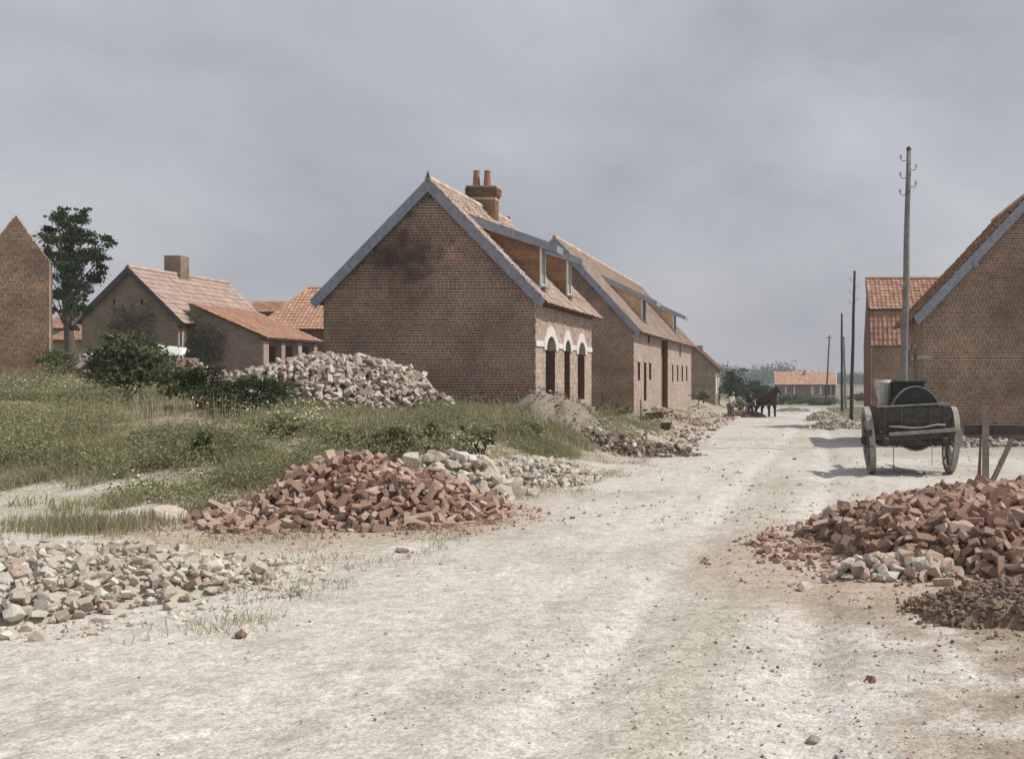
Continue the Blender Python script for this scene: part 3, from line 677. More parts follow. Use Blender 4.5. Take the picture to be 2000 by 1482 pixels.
T = Tiles(wg, M['redtile']); r1 = MB(); r1.prism([(-34.3, 66.0, 5.85), (-34.3, 68.2, 6.65), (-34.3, 68.2, 6.55), (-34.3, 66.0, 5.75)], (3.4, 0, 0)); r1o = r1.build('roof', M['deck'], wg)
T.slope(r1o, (-34.3, 66.0, 5.87), (1, 0, 0), (0, 2.2, .8), 3.4, 2.34, w_=.24, e_=.28); T.finish(100)

# ================================================================== RUINED GABLE at the left edge
hL = thing('brick_gable_wall', (-25.6, 35, 1.7), 'tall bare brick gable wall cut by the left edge beside the tree', 'wall')
B = Bricks(hL, M['brick'], M['mortar'])
a_ = R(30); ul = Vector((math.cos(a_), math.sin(a_), 0)); nl = Vector((math.sin(a_), -math.cos(a_), 0)); el = P(97, 600, 35); el.z = 0; LL = 1.8
B.wall('wall', el - ul * LL, ul, nl, lambda z: [(0 if z < 5.7 else (z - 5.7) / 1.62, LL if z < 5.7 else LL - (z - 5.7) / 1.62)] if z < 7.4 else [], 1.2, 7.45)
B.wall('wall', el + ul * .0, (-nl.x, -nl.y, 0), ul, lambda z: [(.222, .9)], 1.2, 5.6)
B.finish(300)
# ================================================================== red roofed houses behind the tree
for (px0, px1, pyt, pyb, Y_, lab) in ((78, 160, 612, 642, 70, 'far red roofed house behind the tree trunk, the higher of the two'), (90, 172, 640, 665, 62, 'low red roofed shed behind the tree trunk, the lower of the two')):
    a = P(px0, pyb, Y_); b = P(px1, pyt, Y_ + 2.2)
    h_ = thing('red_roofed_house', ((a.x + b.x) / 2, Y_, 1.5), lab, 'house')
    k = MB(); k.box((a.x, Y_ + .2, 1.0), (P(px1, 0, Y_).x, Y_ + 4, a.z)); k.build('wall', M['cbrick'], h_)
    k = MB(); zt_ = H + (VY - pyt) / F * (Y_ + 2.2); xb_ = P(px1, 0, Y_).x + .2
    k.prism([(a.x, Y_, a.z), (a.x, Y_ + 2.2, zt_), (a.x, Y_ + 2.2, zt_ - .1), (a.x, Y_, a.z - .1)], (xb_ - a.x, 0, 0)); ro = k.build('roof', M['deck'], h_)
    T = Tiles(h_, M['redtile']); T.slope(ro, (a.x, Y_ - .03, a.z + .01), (1, 0, 0), (0, 2.2, zt_ - a.z), xb_ - a.x, math.hypot(2.2, zt_ - a.z), w_=.24, e_=.3); T.finish(150)

# ================================================================== MANSARD HOUSE behind the tall pole
F0 = 52.0
hF = thing('mansard_house', (6.3, F0, -.5), 'brick house with a two-pitch red tiled mansard roof behind the tall pole', 'house')
xF0, xF1 = (1700 - VX) / F * F0, 9.5
zE = H + (VY - 675) / F * F0; y1F = F0 + .75; z1F = H + (VY - 604) / F * y1F; y2F = y1F + 2.4; z2F = H + (VY - 546) / F * y2F
B = Bricks(hF, M['brick'], M['mortar']); B.wall('wall', (xF0, F0 + .12, 0), (1, 0, 0), (0, -1, 0), lambda z: [(.05, xF1 - xF0)], -1, zE); B.finish(300)
k = MB(); k.box((xF0 + .05, F0 + .35, -1), (xF0 + .25, F0 + 6, zE)); k.prism([(xF0 + .05, F0 + .15, zE), (xF0 + .05, y1F, z1F - .05), (xF0 + .05, y2F, z2F - .05), (xF0 + .05, F0 + 6.2, zE)], (.2, 0, 0)); k.build('wall', M['reveal'], hF)
T = Tiles(hF, M['redtile']); T2 = Tiles(hF, M['tile'])
k = MB(); k.prism([(xF0, F0 - .05, zE), (xF0, y1F, z1F), (xF0, y1F, z1F - .1), (xF0, F0 + .05, zE - .06)], (xF1 - xF0, 0, 0)); k.prism([(xF0, y1F - .15, z1F - .03), (xF0, y2F, z2F), (xF0, y2F, z2F - .1), (xF0, y1F - .15, z1F - .13)], (xF1 - xF0, 0, 0)); ro = k.build('roof', M['deck'], hF)
T.slope(ro, (xF0, F0 - .06, zE), (1, 0, 0), (0, y1F - F0, z1F - zE), xF1 - xF0, math.hypot(y1F - F0, z1F - zE) - .02, w_=.22, e_=.33)
T.slope(ro, (xF0, y1F - .2, z1F - .02), (1, 0, 0), (0, y2F - y1F + .2, z2F - z1F + .02), xF1 - xF0, math.hypot(y2F - y1F + .2, z2F - z1F), w_=.22, e_=.32); T.finish(300)
k = MB(); k.tube([(xF0, y2F, z2F + .06), (xF1, y2F, z2F + .06)], .09, 8); k.build('ridge_tiles', M['redtile'], hF)
k = MB(); k.prism([(xF0 - .05, F0 - .12, zE - .05), (xF0 - .05, y1F - .05, z1F + .08), (xF0 - .05, y1F + .35, z1F + .05), (xF0 - .05, F0 + .5, zE - .05)], (.045, 0, 0)); k.prism([(xF0 - .05, y1F - .2, z1F + .06), (xF0 - .05, y2F, z2F + .12), (xF0 - .05, y2F, z2F - .2), (xF0 - .05, y1F + .36, z1F - .1)], (.045, 0, 0)); k.build('bargeboard', M['zincdark'], hF)

# ================================================================== far gabled house past the barn, bungalow
G0 = 92
hG = thing('gabled_house', (-9.5, G0, -.5), 'dark gabled house with pinkish roof just beyond the end of the barn house', 'house')
xcG = (1352 - VX) / F * G0
gable_house(hG, xcG - 2.0, xcG + 2.0 - .05, G0, G0 + 6, -1, H + (VY - 719) / F * G0 + .1, H + (VY - 682) / F * G0 + .25, mb_='cbrick', mm='oldmortar', ov=.25, barge='zincdark', bw=.15, nb=0, ntl=0)
chimney(hG, hG, xcG + .1, xcG + .75, G0 + 1.5, G0 + 2, 3.5, H + (VY - 676) / F * G0 + .1, m='cbrick', steps=False)
k = MB(); xw = xcG + 1.955
for i in range(2): k.box((xw, G0 + .8 + i * 2.6, .4), (xw + .04, G0 + 1.9 + i * 2.6, 1.8))
k.build('window', M['whitepaint'], hG)
E0 = 190
hE = thing('bungalow', ((1575 - VX) / F * E0, E0, -2.5), 'small far bungalow with orange roof and white shutters at the end of the road', 'bungalow')
sE = F / E0
def ex(px): return (px - VX) / sE
def ezz(py): return H + (VY - py) / sE
k = MB(); k.box((ex(1521), E0, ezz(785)), (ex(1610), E0 + 6, ezz(751))); k.prism([(ex(1610), E0, ezz(751)), (ex(1610), E0 + 3, ezz(728)), (ex(1610), E0 + 6, ezz(751))], (-.2, 0, 0)); k.build('wall', M['cbrick'], hE)
k = MB(); k.box((ex(1610), E0 + 1.2, ezz(785)), (ex(1632), E0 + 6, ezz(751))); k.build('porch_wall', M['zincdark'], hE)
k = MB(); k.prism([(ex(1513), E0 - .6, ezz(751)), (ex(1513), E0 + 3, ezz(726) ), (ex(1513), E0 + 3, ezz(726) - .15), (ex(1513), E0 - .6, ezz(751) - .15)], (ex(1633) - ex(1513), 0, 0)); ro = k.build('roof', M['deck'], hE)
k.prism([(ex(1513), E0 + 6.6, ezz(751)), (ex(1513), E0 + 3, ezz(726)), (ex(1513), E0 + 3, ezz(726) - .15), (ex(1513), E0 + 6.6, ezz(751) - .15)], (ex(1633) - ex(1513), 0, 0))
T = Tiles(hE, M['tile']); T.slope(ro, (ex(1513), E0 - .65, ezz(751)), (1, 0, 0), (0, 3.65, ezz(726) - ezz(751)), ex(1633) - ex(1513), math.hypot(3.65, ezz(726) - ezz(751)), w_=.3, e_=.4); T.finish(0)
k = MB()
for s0 in (ex(1512), ex(1633.5)): k.prism([(s0, E0 - .7, ezz(752) - .1), (s0, E0 + 3, ezz(725)), (s0, E0 + 3, ezz(725) - .35), (s0, E0 - .5, ezz(752) - .3)], (.12, 0, 0))
k.build('bargeboard', M['whitepaint'], hE)
k = MB(); k.box((ex(1569.5), E0 + 2, ezz(735)), (ex(1574), E0 + 2.6, ezz(725))); k.build('chimney', M['stonesill'], hE)
for a, b in ((1537, 1549), (1592, 1600)):
    k = MB(); k.box((ex(a), E0 - .06, ezz(770)), (ex(b), E0 - .01, ezz(753))); wn_ = k.build('window', M['whitepaint'], hE)
    n_ = 3 if b - a > 9 else 2; st = (b - a) / n_
    for i in range(n_):
        q = MB(); q.box((ex(a + i * st + .8), E0 - .09, ezz(769)), (ex(a + (i + 1) * st - .6), E0 - .065, ezz(754))); q.build('pane', M['glass'], wn_)
for a, b in ((1533, 1536.6), (1549.4, 1553), (1584, 1589.5), (1600.5, 1605)):
    k = MB(); k.box((ex(a), E0 - .12, ezz(770.5)), (ex(b), E0 - .05, ezz(752.5))); k.build('shutter', M['whitepaint'], hE)
k = MB(); k.box((ex(1562), E0 - .08, ezz(780)), (ex(1568), E0 - .01, ezz(754))); k.build('door', M['greywood'], hE)
for a in (1622, 1631):
    k = MB(); k.box((ex(a), E0 - .1, ezz(785)), (ex(a) + .14, E0 + .05, ezz(752))); k.build('porch_post', M['whitepaint'], hE)
k = MB(); k.box((ex(1586), E0 - .3, ezz(776)), (ex(1630), E0 - .1, ezz(772))); k.build('porch_rail', M['stonesill'], hE)

# ================================================================== utility poles
def pole(name, x0, y0, zb, x1, zt, r0, r1, m, label, hooks=(), bar=False, cap=None):
    t = thing(name, (x0, y0, zb), label, 'pole', 'utility poles along the road')
    k = MB(); n = 7
    k.tube([(x0 + (x1 - x0) * i / n + .01 * math.sin(i * 2.1), y0, zb - .3 + (zt - zb + .3) * i / n) for i in range(n + 1)], [r0 + (r1 - r0) * i / n for i in range(n + 1)], 10)
    k.build('shaft', m, t, smooth=True)
    k = MB(); k.tube([(x1, y0, zt), (x1, y0, zt + .05), (x1, y0, zt + .12)], [r1 * 1.15, r1 * 1.05, .01], 8); k.build('cap', M['iron'], t)
    for s_, z in hooks:
        xx = x0 + (x1 - x0) * (z - zb) / (zt - zb); k = MB()
        k.tube([(xx + s_ * r1, y0, z), (xx + s_ * (r1 + .08), y0 - .01, z - .03), (xx + s_ * (r1 + .15), y0 - .02, z - .01), (xx + s_ * (r1 + .17), y0 - .02, z + .08)], .011, 6)
        hk = k.build('hook', M['iron'], t)
        k = MB(); k.tube([(xx + s_ * (r1 + .17), y0 - .02, z + .07), (xx + s_ * (r1 + .17), y0 - .02, z + .11), (xx + s_ * (r1 + .17), y0 - .02, z + .16)], [.034, .03, .02], 8); k.build('insulator', M['stonesill'], hk)
    if bar:
        k = MB(); k.beam((x1 - .45, y0, zt - .25), (x1 + .45, y0, zt - .25), .09, .09); k.build('crossarm', m, t)
    return t
zp = lambda py, Y_: H + (VY - py) / F * Y_
Y_ = 33.0
pole('utility_pole', (1762 - VX) / F * Y_, Y_, g((1762 - VX) / F * Y_, Y_), (1775 - VX) / F * Y_, zp(293, Y_), .14, .072, M['polewood'], 'tall pale grey wooden pole with hooked insulators rising behind the tank cart',
     [(-1, zp(313, Y_)), (1, zp(331, Y_)), (-1, zp(347, Y_)), (1, zp(364, Y_)), (-1, zp(380, Y_))])
Y_ = 62.0
pole('utility_pole', (1662 - VX) / F * Y_, Y_, g(3, Y_), (1669 - VX) / F * Y_, zp(532, Y_), .12, .07, M['poledark'], 'dark pole second from the camera, just left of the mansard house',
     [(-1, zp(548, Y_)), (1, zp(560, Y_)), (-1, zp(572, Y_)), (1, zp(585, Y_)), (-1, zp(592, Y_))])
Y_ = 90.0
pole('utility_pole', (1644.5 - VX) / F * Y_, Y_, g(3, Y_), (1644 - VX) / F * Y_, zp(614, Y_), .13, .08, M['poledark'], 'dark straight pole between the bungalow and the second pole', bar=False)
Y_ = 103.0
pole('utility_pole', (1652 - VX) / F * Y_, Y_, g(3, Y_), (1648 - VX) / F * Y_, zp(660, Y_), .13, .09, M['polewood'], 'short greyer leaning strut pole touching the straight dark pole')
Y_ = 150.0
pole('utility_pole', (1613 - VX) / F * Y_, Y_, g(4, Y_), (1620 - VX) / F * Y_, zp(656, Y_), .13, .09, M['poledark'], 'thin leaning farthest pole in front of the bungalow roof', bar=True)

# ================================================================== rubble, bricks, stones
def hull(pts):
    bm = bmesh.new()
    for p in pts: bm.verts.new(p)
    r_ = bmesh.ops.convex_hull(bm, input=bm.verts)
    bmesh.ops.delete(bm, geom=[v for v in bm.verts if not v.link_faces], context='VERTS')
    bmesh.ops.triangulate(bm, faces=bm.faces)
    bm.verts.index_update()
    V = np.array([v.co[:] for v in bm.verts]); Fc = np.array([[v.index for v in f.verts] for f in bm.faces]); bm.free()
    return V, Fc
rs_ = random.Random(3)
def stone_v(flat=.65):
    pts = []
    for i in range(14):
        v = Vector((rs_.gauss(0, 1), rs_.gauss(0, 1), rs_.gauss(0, 1))).normalized() * rs_.uniform(.42, .56)
        v.z *= flat; v.y *= rs_.uniform(.7, .95); pts.append(v)
    return hull(pts)
def brick_v(L_=1.0, chip=.06):
    pts = []
    for sx in (-1, 1):
        for sy in (-1, 1):
            for sz in (-1, 1):
                c = Vector((sx * .5 * L_, sy * .24, sz * .15))
                if rs_.random() < .3:
                    q = rs_.uniform(.05, .12)
                    pts += [c - Vector((sx * q, 0, 0)), c - Vector((0, sy * q * .6, 0)), c - Vector((0, 0, sz * q * .5))]
                else: pts.append(c + Vector((rs_.uniform(-1, 1), rs_.uniform(-1, 1), rs_.uniform(-1, 1))) * chip * .25)
    return hull(pts)
STONES = [stone_v(rs_.uniform(.5, .85)) for _ in range(14)]
BRK = [brick_v(1.0, .1) for _ in range(8)] + [brick_v(rs_.uniform(.4, .7), .2) for _ in range(6)]
MIXV = BRK[:6] + BRK[8:] + STONES[:6]
def place(root, name, items, variants, mats, nparts, restname):
    """items: (pos(world), rot matrix 3x3, size, variant, mat)"""
    o0 = org(root); cm = Vector((0, 0, H))
    items.sort(key=lambda t: -(t[2] / (t[0] - cm).length) - (1 if t[5] else 0))
    cache = {}
    for p, rm, s_, vi, mi, _ in items[:nparts]:
        me = cache.get((vi, mi))
        if me is None:
            v, f = variants[vi]; me = bpy.data.meshes.new(name); me.from_pydata(v.tolist(), [], f.tolist()); me.materials.append(mats[mi]); cache[(vi, mi)] = me
        o = bpy.data.objects.new(name, me); mt = Matrix.Translation(p - o0) @ rm.to_4x4() @ Matrix.Scale(s_, 4); o.matrix_local = mt; link(o, root)
    rest = items[nparts:]
    if rest:
        Vs = []; Fs = []; Mi = []; b = 0
        for p, rm, s_, vi, mi, _ in rest:
            v, f = variants[vi]; A_ = np.array(rm) * s_
            Vs.append(v @ A_.T + np.array(p - o0)); Fs.append(f + b); Mi += [mi] * len(f); b += len(v)
        me = mesh_np(restname, np.concatenate(Vs), np.concatenate(Fs), mats, Mi)
        tag(link(bpy.data.objects.new(restname, me), root), kind='stuff')
def heap(name, label, cat, cx, cy, rx, ry, Hh, size, variants, mats, wts, core, piece='brick', rest='brick_rubble', rot=0, seed=1, dens=1.0, flat=.5, power=.75, nparts=300, spill=1.25, skew=(0, 0)):
    rd = random.Random(seed); root = thing(name, (cx, cy, g(cx, cy)), label, cat)
    ca, sa = math.cos(rot), math.sin(rot)
    def hgt(a, b):
        r2 = (a - skew[0] * (1 - a * a)) ** 2 + (b - skew[1]) ** 2; r = math.sqrt(r2) + (float(fbm(a * 2.2 + 9, b * 2.2 + seed, 3, seed)) - .5) * .62
        return Hh * max(0.0, 1 - r * r) ** power if r < 1 else 0.0
    # core
    n = 30; vs = []; fs = []
    for j in range(n + 1):
        for i in range(n + 1):
            a = (i / n * 2 - 1) * 1.1; b = (j / n * 2 - 1) * 1.1
            x = cx + ca * a * rx - sa * b * ry; y = cy + sa * a * rx + ca * b * ry
            hh = hgt(a, b); vs.append((x, y, g(x, y) + hh * .90 - size[0] * .5 - (.05 if hh == 0 else 0)))
    for j in range(n):
        for i in range(n): fs.append([j * (n + 1) + i, j * (n + 1) + i + 1, (j + 1) * (n + 1) + i + 1, (j + 1) * (n + 1) + i])
    k = MB(); k.add(vs, fs); tag(k.build('heap_core', core, root, smooth=True), kind='stuff')
    area = math.pi * rx * ry; sm = (size[0] + size[1]) / 2
    items = []; grid = {}
    target = int(dens * area / (sm * sm) * 4.2); tries = 0
    cell = sm * .6
    while len(items) < target and tries < target * 14:
        tries += 1
        r = math.sqrt(rd.random()) * spill; t = rd.uniform(0, 2 * math.pi); a, b = r * math.cos(t), r * math.sin(t)
        hh = hgt(a, b)
        if hh <= 0 and rd.random() > .12: continue
        x = cx + ca * a * rx - sa * b * ry; y = cy + sa * a * rx + ca * b * ry
        s_ = rd.uniform(*size) * (1 if hh > 0 else rd.uniform(.35, .9)); 
        q_ = rd.random()
        if q_ < .16: s_ *= .45
        elif q_ < .36: s_ *= .7
        elif q_ > .97: s_ *= 1.25
        z = g(x, y) + hh + (rd.uniform(-.1, .22) if hh > .02 else rd.uniform(.02, .12)) * s_
        key = (int(x // cell), int(y // cell)); ok = True
        for dx in (-1, 0, 1):
            for dy in (-1, 0, 1):
                for (qx, qy, qz, qs) in grid.get((key[0] + dx, key[1] + dy), ()):
                    if (qx - x) ** 2 + (qy - y) ** 2 + (qz - z) ** 2 < ((qs + s_) * .215) ** 2: ok = False
        if not ok: continue
        grid.setdefault(key, []).append((x, y, z, s_))
        tilt = flat if hh > .02 else .25
        rm = Euler((rd.gauss(0, tilt), rd.gauss(0, tilt), rd.uniform(0, 2 * math.pi))).to_matrix()
        if rd.random() < .3: rm = rm @ Matrix.Rotation(R(90), 3, 'X')
        vi = rd.randrange(len(variants)); mi = rd.choices(range(len(mats)), wts)[0]
        items.append((Vector((x, y, z)), rm, s_, vi, mi, hh > 0 and b < .4))
    nf = int(area * 90 * min(1, dens)) if cy < 35 else 0
    for _ in range(nf):     # crumbs and dust between the pieces
        r = math.sqrt(rd.random()) * 1.3; t = rd.uniform(0, 2 * math.pi); a, b = r * math.cos(t), r * math.sin(t); hh = hgt(a, b)
        x = cx + ca * a * rx - sa * b * ry; y = cy + sa * a * rx + ca * b * ry; s_ = rd.uniform(.02, .075)
        items.append((Vector((x, y, g(x, y) + hh * .97 + rd.uniform(-.03, .02) * (hh > 0) + s_ * .1)), Euler((rd.uniform(0, 3), rd.uniform(0, 3), rd.uniform(0, 6))).to_matrix(), s_, rd.randrange(len(variants)), rd.choices(range(len(mats)), wts)[0], False))
    place(root, piece, items, variants, mats, nparts, rest)
    return root
BS = (.2, .235)
heap('brick_heap', 'heap of reclaimed red bricks on the left roadside below the weeds', 'brick heap', -6.15, 15.1, 2.05, 1.6, .84, BS, BRK + BRK[8:], [M['redb'], M['redp'], M['redd']], (6, 5, 2), M['dustmix'], seed=2, dens=1.25, flat=.6, power=1.7, spill=1.05)
heap('brick_heap', 'broken red brick heap on the right roadside in front of the tank cart', 'brick heap', 2.65, 12.8, 2.6, 2.35, .60, BS, BRK[:6] + BRK[8:] + STONES[:3], [M['redb'], M['redd'], M['redp']], (5, 6, 2.2), M['dustmix'], seed=5, dens=1.25, flat=.5, power=.6)
heap('stone_heap', 'pale chalk stones fringing the near side of the right red brick heap', 'stone heap', 1.0, 10.75, .65, .36, .16, (.14, .26), STONES, [M['chalk'], M['redp']], (4, 2), M['chalkcore'], 'stone', 'stone_rubble', seed=15, dens=1.1, rot=.1)
heap('rubble_heap', 'low heap of white chalk rubble in the left foreground', 'rubble heap', -6.75, 10.0, 1.75, 1.5, .36, (.09, .20), STONES + BRK[8:], [M['chalk'], M['redp'], M['mortarb']], (9, .35, .9), M['chalkcore'], 'stone', 'stone_rubble', seed=3, dens=.8, flat=.5, spill=1.35)
heap('stone_heap', 'heap of large white stones against the right end of the left red brick heap', 'stone heap', -5.6, 17.9, 1.1, 1.0, .5, (.2, .42), STONES, [M['chalk']], (1,), M['chalkcore'], 'stone', 'stone_rubble', seed=8, dens=1.3)
heap('stone_heap', 'low spread of small white stones next to the road below the weeds', 'stone heap', -4.8, 20.3, .9, 1.3, .3, (.1, .24), STONES, [M['chalk']], (1,), M['chalkcore'], 'stone', 'stone_rubble', seed=9, dens=1.2)
heap('rubble_heap', 'big mound of pale mortar-crusted old bricks in front of the shed and the big gable', 'rubble heap', -11.45, 26.9, 2.85, 1.9, 1.32, (.16, .28), MIXV, [M['mortarb'], M['chalk'], M['redd']], (7, 4, .3), M['browndirt'], 'brick', 'brick_rubble', seed=4, dens=1.35, power=.62, flat=.8)
heap('rubble_heap', 'dark ridge of stones at the road edge below the earth mound', 'rubble heap', -4.9, 28.3, 2.0, .85, .34, (.12, .30), STONES, [M['darkrub'], M['chalk']], (6, 1.2), M['browndirt'], 'stone', 'stone_rubble', seed=6, dens=1.0)
heap('earth_mound', 'grey earth mound in front of the arched doorways', 'earth mound', -6.3, 28.9, 1.3, 1.5, .85, (.04, .11), STONES, [M['dirt'], M['darkrub'], M['chalk']], (8, 2, .3), M['dirt'], 'clod', 'clods', seed=7, dens=.07)
heap('earth_mound', 'brown earth and brick crumbs at the bottom right corner', 'earth mound', 2.1, 9.1, 1.0, .8, .26, (.03, .10), STONES, [M['browndirt'], M['darkrub'], M['redd']], (7, 2, 1), M['browndirt'], 'clod', 'clods', seed=12, dens=.6)
heap('brick_heap', 'far small heap of red rubble where the two men stand', 'brick heap', -3.6, 75.8, 1.6, .8, .42, (.16, .24), BRK[8:] + STONES[:4], [M['redd'], M['redb']], (3, 1), M['redcore'], seed=13, dens=.8, nparts=60)
for (px, py, Y_, rx, hh, lab, mm) in ((1632, 830, 50, 1.1, .45, 'far white heap beside the road, left of the tank cart', 'chalk'), (1612, 808, 66, 1.2, .5, 'farther pale heap left of the dark second pole', 'chalk'), (1330, 836, 55, 1.7, .3, 'pinkish debris heap beside the barn house doorway', 'redp'), (1545, 795, 95, 1.6, .35, 'farthest pale heap in the middle of the road end', 'chalk')):
    xx = (px - VX) / F * Y_
    heap('rubble_heap', lab, 'rubble heap', xx, Y_, rx, .9, hh, (.12, .25), STONES, [M[mm], M['darkrub']], (5, 1), M['chalkcore'], 'stone', 'stone_rubble', seed=int(px), dens=.8, nparts=60)
# rubble under the right gable
heap('rubble_heap', 'strip of white rubble along the foot of the right gable behind the cart', 'rubble heap', 5.2, 33.1, 2.2, .45, .2, (.1, .26), STONES, [M['chalk'], M['darkrub']], (5, 1), M['chalkcore'], 'stone', 'stone_rubble', seed=33, dens=.9, nparts=80)
# loose stones one can point at
for i, (px, py, sz, lab, mm) in enumerate(((786, 1078, .20, 'single reddish stone lying below the left red brick heap', 'redd'), (1571, 1152, .22, 'lone white stone lying left of the right brick heap', 'chalk'), (472, 1244, .13, 'small brown brick bit in the left foreground below the chalk rubble', 'redd'),
        (1120, 872, .55, 'big white boulder at the foot of the earth mound', 'chalk'), (1590, 1448, .12, 'dark clod near the bottom edge right of centre', 'darkrub'), (1700, 1330, .10, 'small dark red brick bit on the brown dirt at lower right', 'redd'), (330, 1012, .55, 'flat white block at the edge of the grass tuft', 'chalk'), (1552, 897, .14, 'small dark stone on the far part of the road', 'darkrub'))):
    Y_ = H * F / (py - VY)
    for _ in range(8):
        x = (px - VX) / F * Y_; Y_ = (H - g(x, Y_)) * F / (py - VY)
    x = (px - VX) / F * Y_
    v, f = STONES[i]; me = bpy.data.meshes.new('loose_stone'); me.from_pydata(v.tolist(), [], f.tolist()); me.materials.append(M[mm])
    o = bpy.data.objects.new('loose_stone', me); o.location = (x, Y_, g(x, Y_) + sz * .1); o.scale = (sz,) * 3; o.rotation_euler = (.1, .1, i); C.objects.link(o); tag(o, lab, 'stone')
# gravel, crumbs over the road
def scatter_stuff(name, label, cat, n, xr_, yfun, size, variants, mats, wts, seed, accept=None):
    rd = np.random.default_rng(seed); Vs = []; Fs = []; Mi = []; b = 0; c = 0
    while c < n:
        y = yfun(rd.random()); x = rd.uniform(*xr_(y))
        if accept and rd.random() > accept(x, y): continue
        s_ = size[0] + (size[1] - size[0]) * rd.random() ** 3.5
        v, f = variants[rd.integers(len(variants))]; rm = np.array(Euler((rd.normal() * .4, rd.normal() * .4, rd.random() * 6.3)).to_matrix()) * s_
        Vs.append(v @ rm.T + np.array([x, y, 0])); Fs.append(f + b); Mi += [rd.choice(len(mats), p=wts)] * len(f); b += len(v); c += 1
        Vs[-1][:, 2] += 0
        cents.append((x, y, s_, len(v)))
    return Vs, Fs, Mi
cents = []
Vs, Fs, Mi = scatter_stuff('gravel', '', '', 5200, lambda y: (-.75 * y - 1, .24 * y + 1), lambda t: 4.8 * (34 / 4.8) ** t, (.012, .075), STONES, None, (.0,), 5) if False else ([], [], [])
def gravel(name, label, n, seed, mats, wts, xr_, y0, y1, size, accept=None, pw=3.0):
    rd = np.random.default_rng(seed); N_ = n * 4
    y = y0 * (y1 / y0) ** rd.random(N_); x = np.array([0.0] * N_); lo, hi = xr_(y); x = lo + (hi - lo) * rd.random(N_)
    if accept is not None: k_ = rd.random(N_) < accept(x, y); x = x[k_]; y = y[k_]
    x = x[:n]; y = y[:n]; z = gz(x, y); s_ = size[0] + (size[1] - size[0]) * rd.random(len(x)) ** pw * np.clip(y / 12, .5, 1.6)
    Vs = []; Fs = []; Mi = []; b = 0
    for i in range(len(x)):
        v, f = STONES[int(rd.integers(len(STONES)))]; rm = np.array(Euler((rd.normal() * .4, rd.normal() * .4, rd.random() * 6.3)).to_matrix()) * s_[i]
        Vs.append(v @ rm.T + np.array([x[i], y[i], z[i] + s_[i] * .12])); Fs.append(f + b); Mi += [int(rd.choice(len(mats), p=wts))] * len(f); b += len(v)
    tag(link(bpy.data.objects.new(name, mesh_np(name, np.concatenate(Vs), np.concatenate(Fs), mats, Mi))), label, 'gravel', kind='stuff')
gravel('gravel', 'loose pale chips scattered over the whole chalky road', 6500, 5, [M['chalk'], M['darkrub'], M['redp']], [.88, .06, .06], lambda y: (-.74 * y - .5, .22 * y + .5), 4.9, 60, (.008, .06),
       lambda x, y: (.08 + .95 * ss((fbm(x * .6, y * .4, 3, 71) - .5) / .12) + .8 * ss((x + .3 * y - 2.9) / 2) * (y < 13)) * (1 - bankmask(x, y)))
gravel('brick_crumbs', 'reddish brick crumbs spread around the two red heaps', 1500, 6, [M['redb'], M['redp'], M['redd']], [.45, .35, .2], lambda y: (-9.5 + 0 * y, 4.5 + 0 * y), 8, 19, (.012, .085),
       lambda x, y: np.clip(1.4 * np.exp(-((np.hypot((x + 6.0) / 2.7, (y - 14.6) / 1.9) - .9) / .16) ** 2) + 1.4 * np.exp(-((np.hypot((x - 2.0) / 3.1, (y - 11.9) / 2.5) - .92) / .15) ** 2), 0, 1))
gravel('dark_clods', 'brown clods strewn over the dirt in the lower right', 1800, 8, [M['darkrub'], M['redd'], M['chalk']], [.6, .2, .2], lambda y: (-1.4 + 0 * y, 3.2 + 0 * y), 4.9, 10, (.008, .07), lambda x, y: .03 + .97 * ss((x + .3 * y - 2.9) / 1.6))
gravel('roadside_debris', 'broken stones and debris along the foot of the house fronts', 1500, 14, [M['darkrub'], M['chalk'], M['redp']], [.45, .35, .2], lambda y: (-7.3 + 0 * y, road_edge(y) + .8), 27, 82, (.03, .2), pw=2.2)

